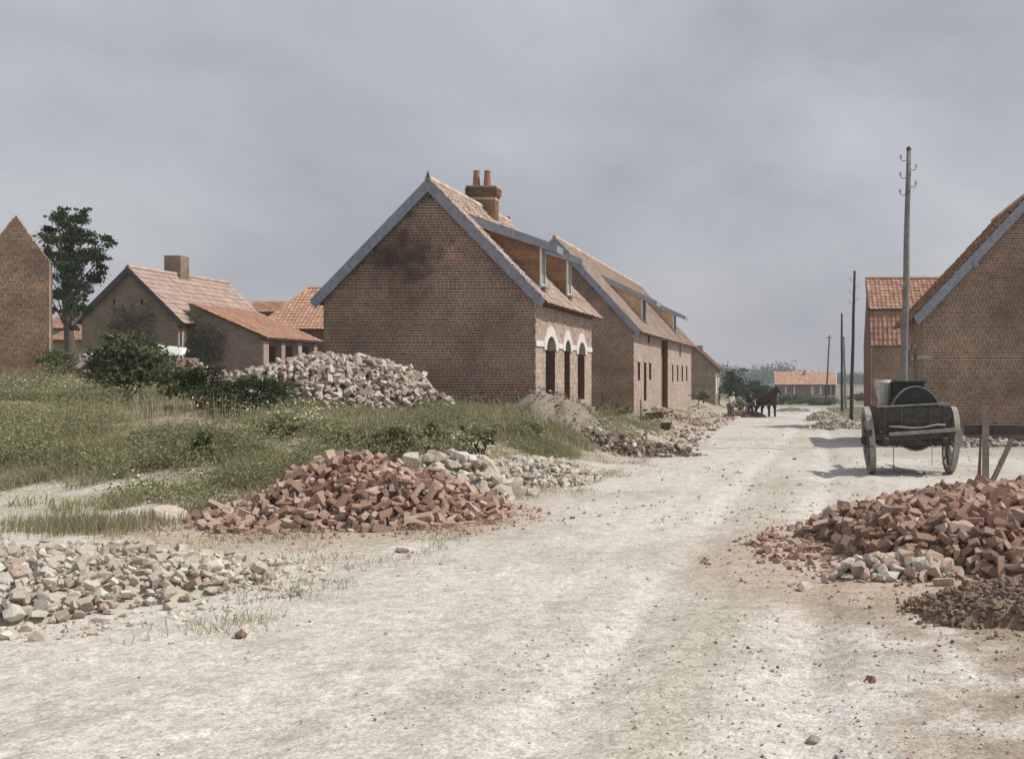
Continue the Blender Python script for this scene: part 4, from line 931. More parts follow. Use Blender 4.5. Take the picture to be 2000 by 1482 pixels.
# ================================================================== vegetation
def leaf_mesh(name, cent, size, m, rd, parent=None, upbias=.3, aspect=.55):
    n = len(cent); nv = rd.normal(size=(n, 3)); nv[:, 2] += upbias; nv /= np.linalg.norm(nv, axis=1)[:, None]
    t = rd.normal(size=(n, 3)); a = np.cross(nv, t); a /= np.linalg.norm(a, axis=1)[:, None]; b = np.cross(nv, a)
    s_ = np.asarray(size).reshape(-1, 1); c = np.asarray(cent)
    V = np.stack([c - a * s_ * .5, c + b * s_ * .5 * aspect + nv * s_ * .08, c + a * s_ * .5, c - b * s_ * .5 * aspect + nv * s_ * .08], 1).reshape(-1, 3)
    Fc = np.arange(n * 4).reshape(-1, 4)
    if parent is not None: V = V - np.array(org(parent))
    return link(bpy.data.objects.new(name, mesh_np(name, V, Fc, [m])), parent)
def bush(name, label, cat, x, y, rx, ry, hh, nleaf, ls, m, seed, stems=5, zb=None, group=None, clumps=None, low=.12):
    rd = np.random.default_rng(seed); zb = g(x, y) if zb is None else zb
    t = thing(name, (x, y, zb), label, cat, group)
    nc = clumps or max(10, int(14 * rx * ry * hh + 12)); cc = []
    while len(cc) < nc:
        p = rd.uniform(-1, 1, 3)
        if np.linalg.norm(p) < 1 and np.linalg.norm(p) > .25: cc.append(p)
    cc = np.array(cc); pos = []
    per = nleaf // nc
    for p in cc:
        r_ = rd.uniform(.12, .40)
        q = rd.normal(size=(per, 3)) * r_ * .6 * np.array([1, 1, .8]) + p * rd.uniform(.6, 1.05)
        pos.append(q)
    pos = np.concatenate(pos); W = np.stack([x + pos[:, 0] * rx, y + pos[:, 1] * ry, zb + hh * (low + (1 - low) * (.5 + pos[:, 2] * .5))], 1)
    W = W[W[:, 2] > zb + .02]
    leaf_mesh('foliage', W, rd.uniform(ls * .6, ls * 1.3, len(W)), m, rd, t)
    k = MB()
    for i in range(stems):
        p = cc[i % nc]; k.tube([(x + rd.normal() * rx * .1, y + rd.normal() * ry * .1, zb - .1), (x + p[0] * rx * .35, y + p[1] * ry * .35, zb + hh * .35), (x + p[0] * rx * .75, y + p[1] * ry * .75, zb + hh * (.5 + p[2] * .35))], [.03 + .012 * hh, .02, .006], 6)
    k.build('stem', M['bark'], t)
    return t
def on_ground(px, py, lo=10, hi=60):
    """nearest distance at which the ray through a pixel meets the ground"""
    Y_ = lo
    while Y_ < hi:
        x = (px - VX) / F * Y_
        if H - (py - VY) / F * Y_ <= g(x, Y_): return x, Y_
        Y_ += .1
    return (px - VX) / F * hi, hi
# big tree
tx_, ty_ = (136 - VX) / F * 41, 41
TR = thing('ash_tree', (tx_, ty_, g(tx_, ty_)), 'tall dark leafy tree with a bare trunk at the left edge', 'tree')
rd = np.random.default_rng(77); zb = g(tx_, ty_); sT = F / 41
k = MB(); k.tube([P(142, 770, 41), P(138, 690, 41), P(134, 640, 41), P(130, 590, 41), P(131, 540, 41), P(136, 480, 41)], [.26, .20, .16, .14, .10, .05], 9); k.build('trunk', M['bark'], TR, smooth=True)
cl = [(118, 430, 20), (152, 428, 16), (135, 455, 28), (110, 470, 26), (165, 465, 22), (190, 470, 16), (140, 490, 32), (178, 500, 24), (198, 505, 14), (112, 510, 28), (150, 525, 30), (187, 530, 18), (125, 550, 26), (160, 560, 24), (110, 575, 18), (145, 590, 20), (180, 548, 14), (155, 610, 12), (112, 605, 12), (128, 415, 10), (160, 412, 9), (97, 450, 14), (95, 490, 14), (204, 470, 8), (206, 520, 8), (172, 575, 10), (98, 540, 12), (95, 575, 8), (168, 600, 7), (150, 640, 7), (165, 430, 8), (105, 425, 7)]
pos = []; br = MB()
for (a, b, r_) in cl:
    c = np.array(P(a, b, 41 + rd.normal() * .9)); rr = r_ / sT
    for _ in range(6):
        q = c + rd.normal(size=3) * rr * np.array([.5, .9, .42]); n_ = int(100 * (r_ / 22) ** 1.6) ; pos.append(q + rd.normal(size=(n_, 3)) * rr * np.array([.28, .3, .17]))
    st = P(132, min(640, b + 60), 41); br.tube([st, (st + Vector(c)) / 2 + Vector((0, 0, -.1)), Vector(c)], [.06, .035, .012], 5)
br.build('limb', M['bark'], TR)
pos = np.concatenate(pos); leaf_mesh('crown', pos, rd.uniform(.07, .15, len(pos)), M['darkleaf'], rd, TR)
# bushes near
for i, (px, pyb, wpx, hpx, lab, m_, Y_) in enumerate((
        (255, 792, 160, 140, 'large broad-leaved elder bush in front of the old cottage', 'leaf', None),
        (105, 752, 100, 70, 'bush at the left edge below the brick gable wall', 'leaf', 34),
        (395, 800, 110, 85, 'dark bush between the elder and the shed wall', 'darkleaf', None),
        (490, 812, 150, 85, 'low dark bush at the left foot of the pale brick mound', 'darkleaf', None),
        (545, 800, 70, 42, 'small weedy bush hugging the pale brick mound', 'leaf', None),
        (200, 760, 90, 60, 'low bush right of the tree trunk beside the timber debris', 'darkleaf', 32),
        (400, 905, 55, 55, 'small dark leafy shrub standing alone in the grass', 'leaf', None),
        (860, 880, 80, 60, 'leafy weed bush directly above the large white stones', 'weed', None),
        (1035, 865, 70, 58, 'bushy weed between the white stones and the earth mound', 'weed', None),
        (850, 935, 45, 75, 'weed sprouting between the red bricks and white stones', 'weed', None),
        (640, 872, 120, 40, 'spreading pale flowering weed behind the left red brick heap', 'weed', None),
        (705, 888, 110, 62, 'leafy green weed clump right behind the crest of the left brick heap', 'weed', None),
        (785, 893, 90, 74, 'tall pale green weed bush behind the right shoulder of the left brick heap', 'weed', None),
        (940, 888, 110, 72, 'wide green weed bush between the white stones and the big gable', 'weed', None),
        (560, 850, 120, 46, 'low flowering weed patch in front of the pale brick mound', 'weed', None),
        (300, 868, 90, 34, 'olive weed cushion alone on the left part of the bank', 'weed', None),
        (1200, 822, 60, 30, 'low weed clump between the arched house and the barn house', 'leaf', 41))):
    if Y_ is None: x, Y_ = on_ground(px, pyb)
    else: x = (px - VX) / F * Y_
    s_ = F / Y_
    bush('bush', lab, 'bush', x, Y_, wpx / s_ * .55, wpx / s_ * .45, hpx / s_, int((2600 if m_ != 'weed' else 1500) * max(.35, (wpx * hpx) / 9000)), .085 if i not in (0,) else .12, M[m_], 100 + i, group=None)
# climbers on the cottage and the shed
for i, (px0, px1, py0, py1, Y_, nn, lab) in enumerate(((215, 300, 600, 690, 45.4, 1500, 'climber growing up the middle of the cottage gable'), (372, 400, 600, 740, 46.2, 1400, 'climber on the left corner of the grey shed wall'), (402, 432, 635, 700, 46.3, 700, 'small creeper on the grey shed wall right of the corner'))):
    rd = np.random.default_rng(300 + i); t = thing('climber', tuple(P((px0 + px1) / 2, py1, Y_)), lab, 'climbing plant')
    cx = rd.uniform(px0, px1, nn // 20); cy = py0 + (py1 - py0) * rd.random(nn // 20) ** .7; pos = []
    for a, b in zip(cx, cy): pos.append(np.array(P(a, b, Y_))[None] + rd.normal(size=(20, 3)) * np.array([.12, .07, .12]))
    leaf_mesh('foliage', np.concatenate(pos), rd.uniform(.06, .12, nn // 20 * 20), M['leaf'], rd, t)
    k = MB(); k.tube([P((px0 + px1) / 2, 760, Y_), P((px0 + px1) / 2 + 3, (py0 + py1) / 2, Y_), P((px0 + px1) / 2 - 2, py0 + 10, Y_)], [.03, .02, .008], 5); k.build('stem', M['bark'], t)
# grass: blades in tufts
def blades(name, label, n, seed, m, hrange, wd, region, tuft=14, cat='grass', spread=.09, lean=.35):
    rd = np.random.default_rng(seed); x, y, dn = region(rd, n // tuft)
    nt_ = len(x); x = np.repeat(x, tuft) + rd.normal(size=nt_ * tuft) * spread; y = np.repeat(y, tuft) + rd.normal(size=nt_ * tuft) * spread
    z = gz(x, y) - .01; N_ = len(x); h_ = rd.uniform(*hrange, N_) * np.repeat(dn, tuft); th = rd.uniform(0, 2 * np.pi, N_); ln_ = h_ * rd.uniform(.1, 1, N_) * lean
    dx, dy = np.cos(th), np.sin(th); ph = rd.uniform(0, np.pi, N_); wx, wy = np.cos(ph) * wd, np.sin(ph) * wd
    B_ = np.stack([x, y, z], 1); W_ = np.stack([wx, wy, 0 * wx], 1)
    mid = B_ + np.stack([dx * ln_ * .35, dy * ln_ * .35, h_ * .55], 1); tip = B_ + np.stack([dx * ln_ * 1.1, dy * ln_ * 1.1, h_], 1)
    V = np.stack([B_ - W_, B_ + W_, mid + W_ * .7, mid - W_ * .7, tip], 1).reshape(-1, 3)
    i0 = np.arange(N_)[:, None] * 5
    q = np.concatenate([i0 + np.array([[0, 1, 2]]), i0 + np.array([[0, 2, 3]]), i0 + np.array([[3, 2, 4]])], 0)
    tag(link(bpy.data.objects.new(name, mesh_np(name, V, q, [m]))), label, cat, kind='stuff')
def reg_bank(rd, n, thr=.0, scale=.9, seed=200, y0=15, y1=47):
    xs = []; 
    y = y0 + (y1 - y0) * rd.random(n * 4) ** 1.5; x = -.72 * y - 1 + rd.random(n * 4) * (.72 * y + 1 - 5.0)
    inh = ((x > -13.5) & (x < XA + .1) & (y > A0 - .1)) | ((x < -13) & (y > 44.8))
    heap_ = (np.hypot((x + 11.6) / 2.9, (y - 27.2) / 2.0) < .95) | (np.hypot((x + 6.3) / 2.1, (y - 15.2) / 1.5) < 1) | (np.hypot((x + 6.3) / 1.2, (y - 28.9) / 1.4) < .8) | (np.hypot((x + 5.35) / 1.1, (y - 18) / 1.0) < .9)
    dens = bankmask(x, y) * ss((fbm(x * scale, y * scale, 3, seed) - .42 - thr) / .14)
    k = (~inh) & (~heap_) & (rd.random(n * 4) < dens); x, y = x[k][:n], y[k][:n]
    return x, y, .3 + 1.5 * ss((fbm(x * .5, y * .5, 3, seed + 5) - .25) / .5)
blades('meadow_grass', 'rough grass covering the whole left bank', 190000, 21, M['grass'], (.05, .19), .006, reg_bank, tuft=14, lean=1.2)
blades('dry_grass_stalks', 'straw coloured dry stalks standing among the bank grass', 16000, 22, M['straw'], (.12, .42), .0035, lambda rd, n: reg_bank(rd, n, .1, .5, 240), tuft=6, spread=.2)
def reg_tall(rd, n):
    x = -9.6 + 4.6 * rd.random(n * 4); y = 22.5 + 7 * rd.random(n * 4); k = (rd.random(n * 4) < bankmask(x, y) * ss((fbm(x * 1.1, y * .9, 3, 341) - .38) / .15)) & (np.hypot((x + 6.3) / 1.1, (y - 28.9) / 1.3) > .75); x = x[k][:n]; y = y[k][:n]; return x, y, .6 + .8 * fbm(x, y, 2, 7)
blades('tall_weedy_grass', 'taller weedy grass along the foot of the big gable', 16000, 27, M['grass'], (.10, .34), .007, reg_tall, tuft=12, spread=.12)
def reg_tuft(rd, n):
    x = rd.normal(-9.4, .6, n * 2); y = rd.normal(14.2, .45, n * 2); x2 = rd.normal(-8.2, .35, n); y2 = rd.normal(15.4, .3, n)
    x = np.concatenate([x[:n], x2[:n // 3]]); y = np.concatenate([y[:n], y2[:n // 3]]); return x, y, np.full(len(x), .8)
blades('grass_tuft', 'long grass tuft on the pale ground above the chalk rubble', 3000, 23, M['grass'], (.06, .28), .005, reg_tuft, tuft=10)
def reg_sparse(rd, n):
    y = 8 + 20 * rd.random(n * 6); x = road_edge(y) - 2.6 + 3.2 * rd.random(n * 6)
    k = rd.random(n * 6) < .6 * ss((fbm(x * 1.3, y * 1.3, 3, 260) - .5) / .12); x = x[k][:n]; y = y[k][:n]; return x, y, np.full(len(x), .5)
blades('sparse_grass', 'sparse short grass and straw along the left road edge', 7000, 24, M['straw'], (.08, .25), .004, reg_sparse, tuft=6, lean=1.2)
blades('verge_grass', 'short green grass around the poles beyond the cart', 12000, 25, M['grass'], (.1, .3), .012, lambda rd, n: ((3.0 + 6 * rd.random(n)), 62 + 50 * rd.random(n), np.full(n, 1.0)), tuft=12)
# weeds: leafy clumps and flowers
rd = np.random.default_rng(55)
x, y, dn = reg_bank(rd, 5200, .05, 1.1, 280)
hw = .16 + .30 * dn * rd.random(len(x)); pos = []; fl = []
for i in range(len(x)):
    n_ = 26; z = g(x[i], y[i]); q = np.stack([x[i] + rd.normal(size=n_) * .12, y[i] + rd.normal(size=n_) * .12, z + hw[i] * rd.random(n_) ** .7], 1); pos.append(q)
pos = np.concatenate(pos); tag(leaf_mesh('weeds', pos, rd.uniform(.025, .07, len(pos)), M['weed'], rd), 'leafy weeds growing all over the left bank', 'weeds', kind='stuff')
x, y, dn = reg_bank(rd, 650, .22, .5, 310)
for i in range(len(x)):
    n_ = 9; z = g(x[i], y[i]); fl.append(np.stack([x[i] + rd.normal(size=n_) * .15, y[i] + rd.normal(size=n_) * .15, z + .28 + .22 * rd.random(n_)], 1))
if len(x):
    fl = np.concatenate(fl); tag(leaf_mesh('wild_flowers', fl, rd.uniform(.025, .05, len(fl)), M['flower'], rd, upbias=2, aspect=.9), 'white and yellow wild flowers dotted over the left bank', 'flowers', kind='stuff')
# middle distance bushes and far trees
for i, (px, pyb, wpx, hpx, Y_, lab, m_) in enumerate((
        (1432, 790, 80, 78, 98, 'big round dark bush left of the horse', 'darkleaf'),
        (1385, 792, 45, 55, 96, 'bush in front of the dark gabled house', 'leaf'),
        (1475, 795, 60, 48, 110, 'bush directly behind the two men', 'darkleaf'),
        (1545, 795, 70, 26, 140, 'low hedge bush below the left half of the bungalow', 'leaf'),
        (1600, 798, 70, 22, 135, 'low hedge bush below the right half of the bungalow', 'leaf'),
        (1374, 785, 24, 24, 82, 'round yellowish shrub at the far corner of the barn house', 'weed'),
        (1690, 775, 60, 26, 120, 'green shrub behind the second pole', 'leaf'),
        (1475, 745, 26, 28, 240, 'bluish tree standing above the middle hedge', 'farleaf'),
        (1548, 728, 18, 16, 300, 'small round tree top above the bungalow chimney', 'farleaf'),
        (1498, 745, 30, 18, 260, 'low tree left of the bungalow roof', 'farleaf'),
        (1430, 745, 36, 30, 230, 'tree behind the dark round bush', 'farleaf'))):
    x = (px - VX) / F * Y_; s_ = F / Y_; zb = min(zp(pyb, Y_), g(x, Y_) + .3)
    bush('tree' if m_ == 'farleaf' else 'bush', lab, 'tree' if m_ == 'farleaf' else 'bush', x, Y_, wpx / s_ * .55, wpx / s_ * .5, hpx / s_, 1800, .2 * Y_ / 100 + .05, M[m_], 400 + i, zb=zb, clumps=30)
rd = np.random.default_rng(99); pos = []; sz = []
for i in range(330):
    Y_ = rd.uniform(520, 900); px = rd.uniform(1330, 1760); x = (px - VX) / F * Y_; zb = float(gz(x, Y_)); hh = rd.uniform(4.5, 8) * (1.25 if px < 1540 else .8) * (.6 + .9 * float(fbm(px * .02, 3.3, 2, 5)))
    q = rd.normal(size=(90, 3)) * np.array([3.2, 3, hh * .24]) + np.array([x, Y_, zb + hh * .45]); pos.append(q)
pos = np.concatenate(pos); tag(leaf_mesh('distant_wood', pos, rd.uniform(1.0, 2.0, len(pos)), M['farleaf'], rd), 'bluish distant wood along the horizon', 'wood', kind='stuff')

# ================================================================== TANK CART (built in its own space: X right, Y away, Z up)
cz = g(2.3, 22.2)
cart = thing('tank_cart', (2.34, 22.2, cz), 'old two-wheeled wooden cart carrying a round iron tank at the right roadside', 'cart', rot=(0, 0, R(3)))
def wheel(parent, x, z, r, camber, sgn, name='wheel', n=24, spokes=12, tw=.11):
    """wheel in the plane normal to X"""
    rot = Matrix.Rotation(camber, 4, 'Y'); c0 = Vector((x, 0, z))
    def tr(v): return tuple(c0 + rot @ Vector(v))
    k = MB()
    for i in range(n):
        a0, a1 = 2 * math.pi * i / n, 2 * math.pi * (i + 1) / n
        for (ri, ro, w_, mi) in ((r - .125, r - .018, tw, 0),):
            p = [(-w_ / 2, ri * math.cos(a), ri * math.sin(a)) for a in (a0, a1)] + [(-w_ / 2, ro * math.cos(a), ro * math.sin(a)) for a in (a1, a0)]
            k.prism([tr(q) for q in p], Vector(tr((w_, 0, 0))) - Vector(tr((0, 0, 0))), mi)
    wh = k.build(name, M['cartpale'], parent, world=False)
    k = MB()
    for i in range(n):
        a0, a1 = 2 * math.pi * i / n, 2 * math.pi * (i + 1) / n; w_ = tw * 1.04
        p = [(-w_ / 2, (r - .017) * math.cos(a), (r - .017) * math.sin(a)) for a in (a0, a1)] + [(-w_ / 2, r * math.cos(a), r * math.sin(a)) for a in (a1, a0)]
        k.prism([tr(q) for q in p], Vector(tr((w_, 0, 0))) - Vector(tr((0, 0, 0))))
    k.build('iron_tyre', M['cartpale'], wh, world=False)
    for i in range(spokes):
        a = 2 * math.pi * (i + .5) / spokes; k = MB()
        k.tube([tr((sgn * -.05, .07 * math.cos(a), .07 * math.sin(a))), tr((0, (r - .09) * math.cos(a), (r - .09) * math.sin(a)))], [.038, .03], 6); k.build('spoke', M['cartpale'] if i % 3 else M['cartwood'], wh, world=False)
    k = MB(); k.tube([tr((-.15, 0, 0)), tr((-.1, 0, 0)), tr((.1, 0, 0)), tr((.15, 0, 0))], [.07, .10, .10, .07], 14); k.build('hub', M['cartwood'], wh, world=False)
    return wh
wheel(cart, -.85, .69, .69, R(-5), -1); wheel(cart, .86, .69, .69, R(3), 1)
k = MB(); k.beam((-.85, 0, .69), (.86, 0, .69), .08, .08); k.build('axle', M['iron'], cart, world=False)
# box body: front board planks, sides, rails
bx0, bx1, by0, by1, bz0, bz1 = -.70, .74, -.55, 1.0, .70, 1.38
for i in range(4):
    k = MB(); z = bz0 + .02 + i * .165; k.box((bx0, by0 - .03 - .004 * (i % 2), z), (bx1, by0, z + .158)); k.build('tail_board_plank', M['cartwood'], cart, world=False)
for xx in (bx0, bx1 - .03):
    k = MB(); k.box((xx, by0 + .002, bz0), (xx + .03, by1, bz1)); k.build('side_board', M['cartwood'], cart, world=False)
for xx in (-.62, -.28, .3, .58):
    k = MB(); k.box((xx, by0 - .065, bz0 - .1), (xx + .06, by0 - .036, bz1 + .01)); k.build('stanchion', M['cartwood'], cart, world=False)
k = MB(); k.beam((-.76, by0 - .05, bz1 + .005), (.72, by0 - .05, bz1 + .075), .07, .03); k.build('top_rail', M['cartpale'], cart, world=False)
k = MB(); k.tube([(-.52, by0 - .12, .995), (-.3, by0 - .12, .985), (-.05, by0 - .12, .96), (.2, by0 - .12, .975), (.45, by0 - .12, 1.03), (.62, by0 - .12, 1.02)], .02, 6); k.build('warped_rail', M['cartpale'], cart, world=False, smooth=True)
k = MB(); k.beam((-.52, by0 - .14, .84), (.84, by0 - .14, .93), .09, .07); k.build('cross_beam', M['cartpale'], cart, world=False)
k = MB(); k.beam((-.8, by0 - .06, .78), (.84, by0 - .06, .82), .12, .12); k.build('bolster', M['cartwood'], cart, world=False)
for xx in (-.6, .58):
    k = MB(); k.beam((xx, by0 - .5, .72), (xx, 2.7, .86), .08, .1); k.build('shaft', M['cartwood'], cart, world=False)
for sx, xx in ((-1, -.9), (1, .92)):
    k = MB(); k.beam((xx, by0 - .1, .93), (xx + sx * .02, by0 - .1, .62), .05, .09); k.beam((xx - .1, by0 - .1, .60), (xx + .08, by0 - .1, .62), .06, .06); k.build('brake_block', M['cartwood'] if sx < 0 else M['cartpale'], cart, world=False)
k = MB(); k.tube([(-.7, by0 + .1, 1.36), (-.73, by0 + .1, 1.7), (-.78, by0 + .1, 1.9)], .012, 6); k.build('brake_lever', M['cartpale'], cart, world=False)
k = MB(); k.box((-.68, -.5, .60), (.72, .95, .699)); k.build('chassis', M['cartwood'], cart, world=False)
# tank
k = MB(); n = 28; rT = .64; zc = 1.14
k.tube([(.08, -.32, zc), (.08, 1.5, zc)], rT, n); k.v = [(.08 + (a - .08) * .80, b, c) for a, b, c in k.v]; k.build('tank', M['tank'], cart, world=False)
for yy in (-.33, .6, 1.45):
    k = MB()
    for i in range(n):
        a0, a1 = 2 * math.pi * i / n, 2 * math.pi * (i + 1) / n
        k.prism([(.08 + r_ * math.cos(a), yy, zc + r_ * math.sin(a)) for r_, a in ((rT + .002, a0), (rT + .002, a1), (rT + .028, a1), (rT + .028, a0))], (0, .05, 0))
    k.v = [(.08 + (a - .08) * .80, b, c) for a, b, c in k.v]
    k.build('tank_hoop', M['cartpale'] if yy < 0 else M['iron'], cart, world=False)
k = MB(); k.box((-.28, .2, 1.66), (.34, .8, 1.86)); k.box((-.32, .16, 1.861), (.38, .84, 1.90)); k.build('tank_hatch', M['tank'], cart, world=False)
k = MB(); k.tube([(-.42, -.62, .6), (-.42, -.62, .3), (-.41, -.62, .12)], .008, 5); k.tube([(.36, -.6, .72), (.36, -.6, .2)], .006, 5); k.build('hanging_chain', M['iron'], cart, world=False)
sk = thing('canvas_bucket', (2.34 - .48, 22.75, cz + 1.36), 'pale canvas bucket standing on the left side of the tank cart', 'bucket')
k = MB(); k.tube([(0, 0, 0), (0, 0, .2), (-.02, 0, .48), (-.02, 0, .50)], [.13, .15, .19, .195], 12); k.build('bucket_body', M['sack'], sk, world=False)
k = MB(); k.tube([(-.02, 0, .501), (-.02, 0, .56)], [.2, .17], 12); k.build('folded_rim', M['sack'], sk, world=False)

# timber batter frame by the right heap
Y_ = 17.6; x = (1925 - VX) / F * Y_
tf = thing('timber_frame', (x, Y_, g(x, Y_)), 'grey timber post with braces standing behind the right brick heap', 'timber post')
k = MB(); k.box((x - .05, Y_ - .05, -.3), (x + .05, Y_ + .05, zp(792, Y_))); k.build('post', M['greywood'], tf)
k = MB(); k.prism([(x - .145, Y_ + .06, -.1), (x - .07, Y_ + .06, -.1), (x - .055, Y_ + .06, 1.0), (x - .075, Y_ + .06, 1.0)], (0, .06, 0)); k.build('stake', M['wood'], tf)
k = MB(); k.beam(P(1936, 945, Y_), P(1978, 855, Y_), .07, .10, (0, 1, 0)); k.build('brace', M['greywood'], tf)
k = MB(); k.box(((1886 - VX) / F * Y_, Y_ + .125, zp(851, Y_)), ((2010 - VX) / F * Y_, Y_ + .155, zp(831, Y_))); k.build('board', M['cartwood'], tf)
k = MB(); k.box(((1875 - VX) / F * Y_, Y_ + .125, zp(786, Y_)), ((2010 - VX) / F * Y_, Y_ + .13, zp(784.6, Y_))); k.build('line_cord', M['straw'], tf)
def lying(name, lab, cat, a, b, w_, h_, m, up=(0, 0, 1)):
    a = Vector(a); b = Vector(b); t_ = MB(); t_.beam(a, b, w_, h_, up)
    o = t_.build(name, M[m]); tag(o, lab, cat); return o
lying('plank', 'thin weathered plank lying across the right brick heap', 'plank', P(1868, 1040, 11.9), P(1936, 992, 12.7), .10, .035, 'greywood')
# timber debris beside the cottage
for i, (a, b, Y_, m, lab) in enumerate((((150, 718), (178, 694), 31, 'cartpale', 'pale beam end sticking out of the debris left of the elder bush'), ((130, 690), (215, 686), 33, 'greywood', 'long plank lying flat above the pale beam end'),
                                       ((160, 684), (235, 672), 34, 'greywood', 'raised thin plank at the back of the timber debris'), ((268, 726), (292, 700), 30.4, 'cartpale', 'broken pale board leaning right of the elder bush'), ((165, 706), (200, 700), 32, 'cartwood', 'short dark beam under the timber debris'))):
    lying('debris_plank', lab, 'plank', P(*a, Y_), P(*b, Y_ + .3), .16 if m != 'cartpale' else .22, .07, m)
heap('rubble_heap', 'whitish plaster debris at the foot of the cottage gable', 'rubble heap', (262 - VX) / F * 39, 39, 3.4, 1.2, 1.35, (.2, .45), STONES + BRK[:4], [M['chalk'], M['darkrub'], M['redd']], (2.2, 4, 1.5), M['browndirt'], 'stone', 'stone_rubble', seed=41, dens=.8, nparts=120)
sh = MB(); sh.prism([P(283, 690, 38.4), P(352, 694, 38.2), P(356, 682, 38.6), P(300, 676, 38.8)], (0, .3, .06)); tag(sh.build('metal_sheet', M['whitepaint']), 'whitish sheet lying on the debris in front of the cottage', 'sheet')
# stakes, barrow and bucket near the barn house
for px, py0, py1, Y_, lab in ((1177, 766, 812, 41, 'thin upright stake in front of the barn house gable'), (1251.5, 779, 832, 44, 'thin upright stake before the barn house front corner')):
    k = MB(); k.tube([P(px, py1 + 3, Y_), P(px + .5, (py0 + py1) / 2, Y_), P(px, py0, Y_)], [.03, .028, .022], 6); tag(k.build('stake', M['iron']), lab, 'stake')
Y_ = 45.5; xw = (1280 - VX) / F * Y_; zw = g(xw, Y_)
wb = thing('wheelbarrow', (xw, Y_, zw), 'rusty tipped wheelbarrow lying in front of the tall barn doorway', 'wheelbarrow')
k = MB(); k.prism([(xw - .35, Y_ - .3, zw + .25), (xw + .35, Y_ - .3, zw + .3), (xw + .28, Y_ - .3, zw + .55), (xw - .42, Y_ - .3, zw + .5)], (0, .5, 0)); k.build('tray', M['iron'], wb)
k = MB(); k.beam((xw - .5, Y_ - .25, zw + .1), (xw + .75, Y_ - .25, zw + .6), .05, .05); k.beam((xw - .5, Y_ + .15, zw + .1), (xw + .75, Y_ + .15, zw + .6), .05, .05); k.build('handle', M['wood'], wb)
k = MB(); k.tube([(xw - .5, Y_ - .08, zw + .2), (xw - .5, Y_ + .0, zw + .2)], .2, 14); k.build('barrow_wheel', M['iron'], wb)
k = MB(); k.beam((xw + .15, Y_ - .28, zw), (xw + .1, Y_ - .28, zw + .3), .04, .04); k.beam((xw + .15, Y_ + .18, zw), (xw + .1, Y_ + .18, zw + .3), .04, .04); k.build('leg', M['wood'], wb)
Y_ = 44.5; xw = (1300 - VX) / F * Y_; zw = g(xw, Y_)
bk_ = thing('bucket', (xw, Y_, zw), 'dark round bucket standing below the tall barn doorway', 'bucket')
k = MB(); k.tube([(xw, Y_, zw), (xw, Y_, zw + .3)], [.2, .26], 14); k.build('bucket_body', M['iron'], bk_)
k = MB(); k.tube([(xw - .26, Y_, zw + .3), (xw - .15, Y_, zw + .47), (xw + .05, Y_, zw + .5), (xw + .2, Y_, zw + .42), (xw + .26, Y_, zw + .3)], .012, 5); k.build('bail_handle', M['iron'], bk_)
# scrap wheel rims by the far corner of the barn
Y_ = 74; k = MB(); x0 = (1352 - VX) / F * Y_; zz = g(x0, Y_)
ring = [(x0 + .5 * math.cos(a), Y_ - .4, zz + .42 + .42 * math.sin(a)) for a in [2 * math.pi * i / 18 for i in range(19)]]; k.tube(ring, .035, 5, caps=False)
ring = [(x0 + .75 + .4 * math.cos(a), Y_ - .6 + .1 * math.cos(a), zz + .33 + .33 * math.sin(a)) for a in [2 * math.pi * i / 18 for i in range(19)]]
sc_ = thing('scrap_wheel', (x0, Y_, zz), 'rusty wheel rim leaning at the far corner of the barn house', 'wheel rim'); k.build('rim', M['iron'], sc_)

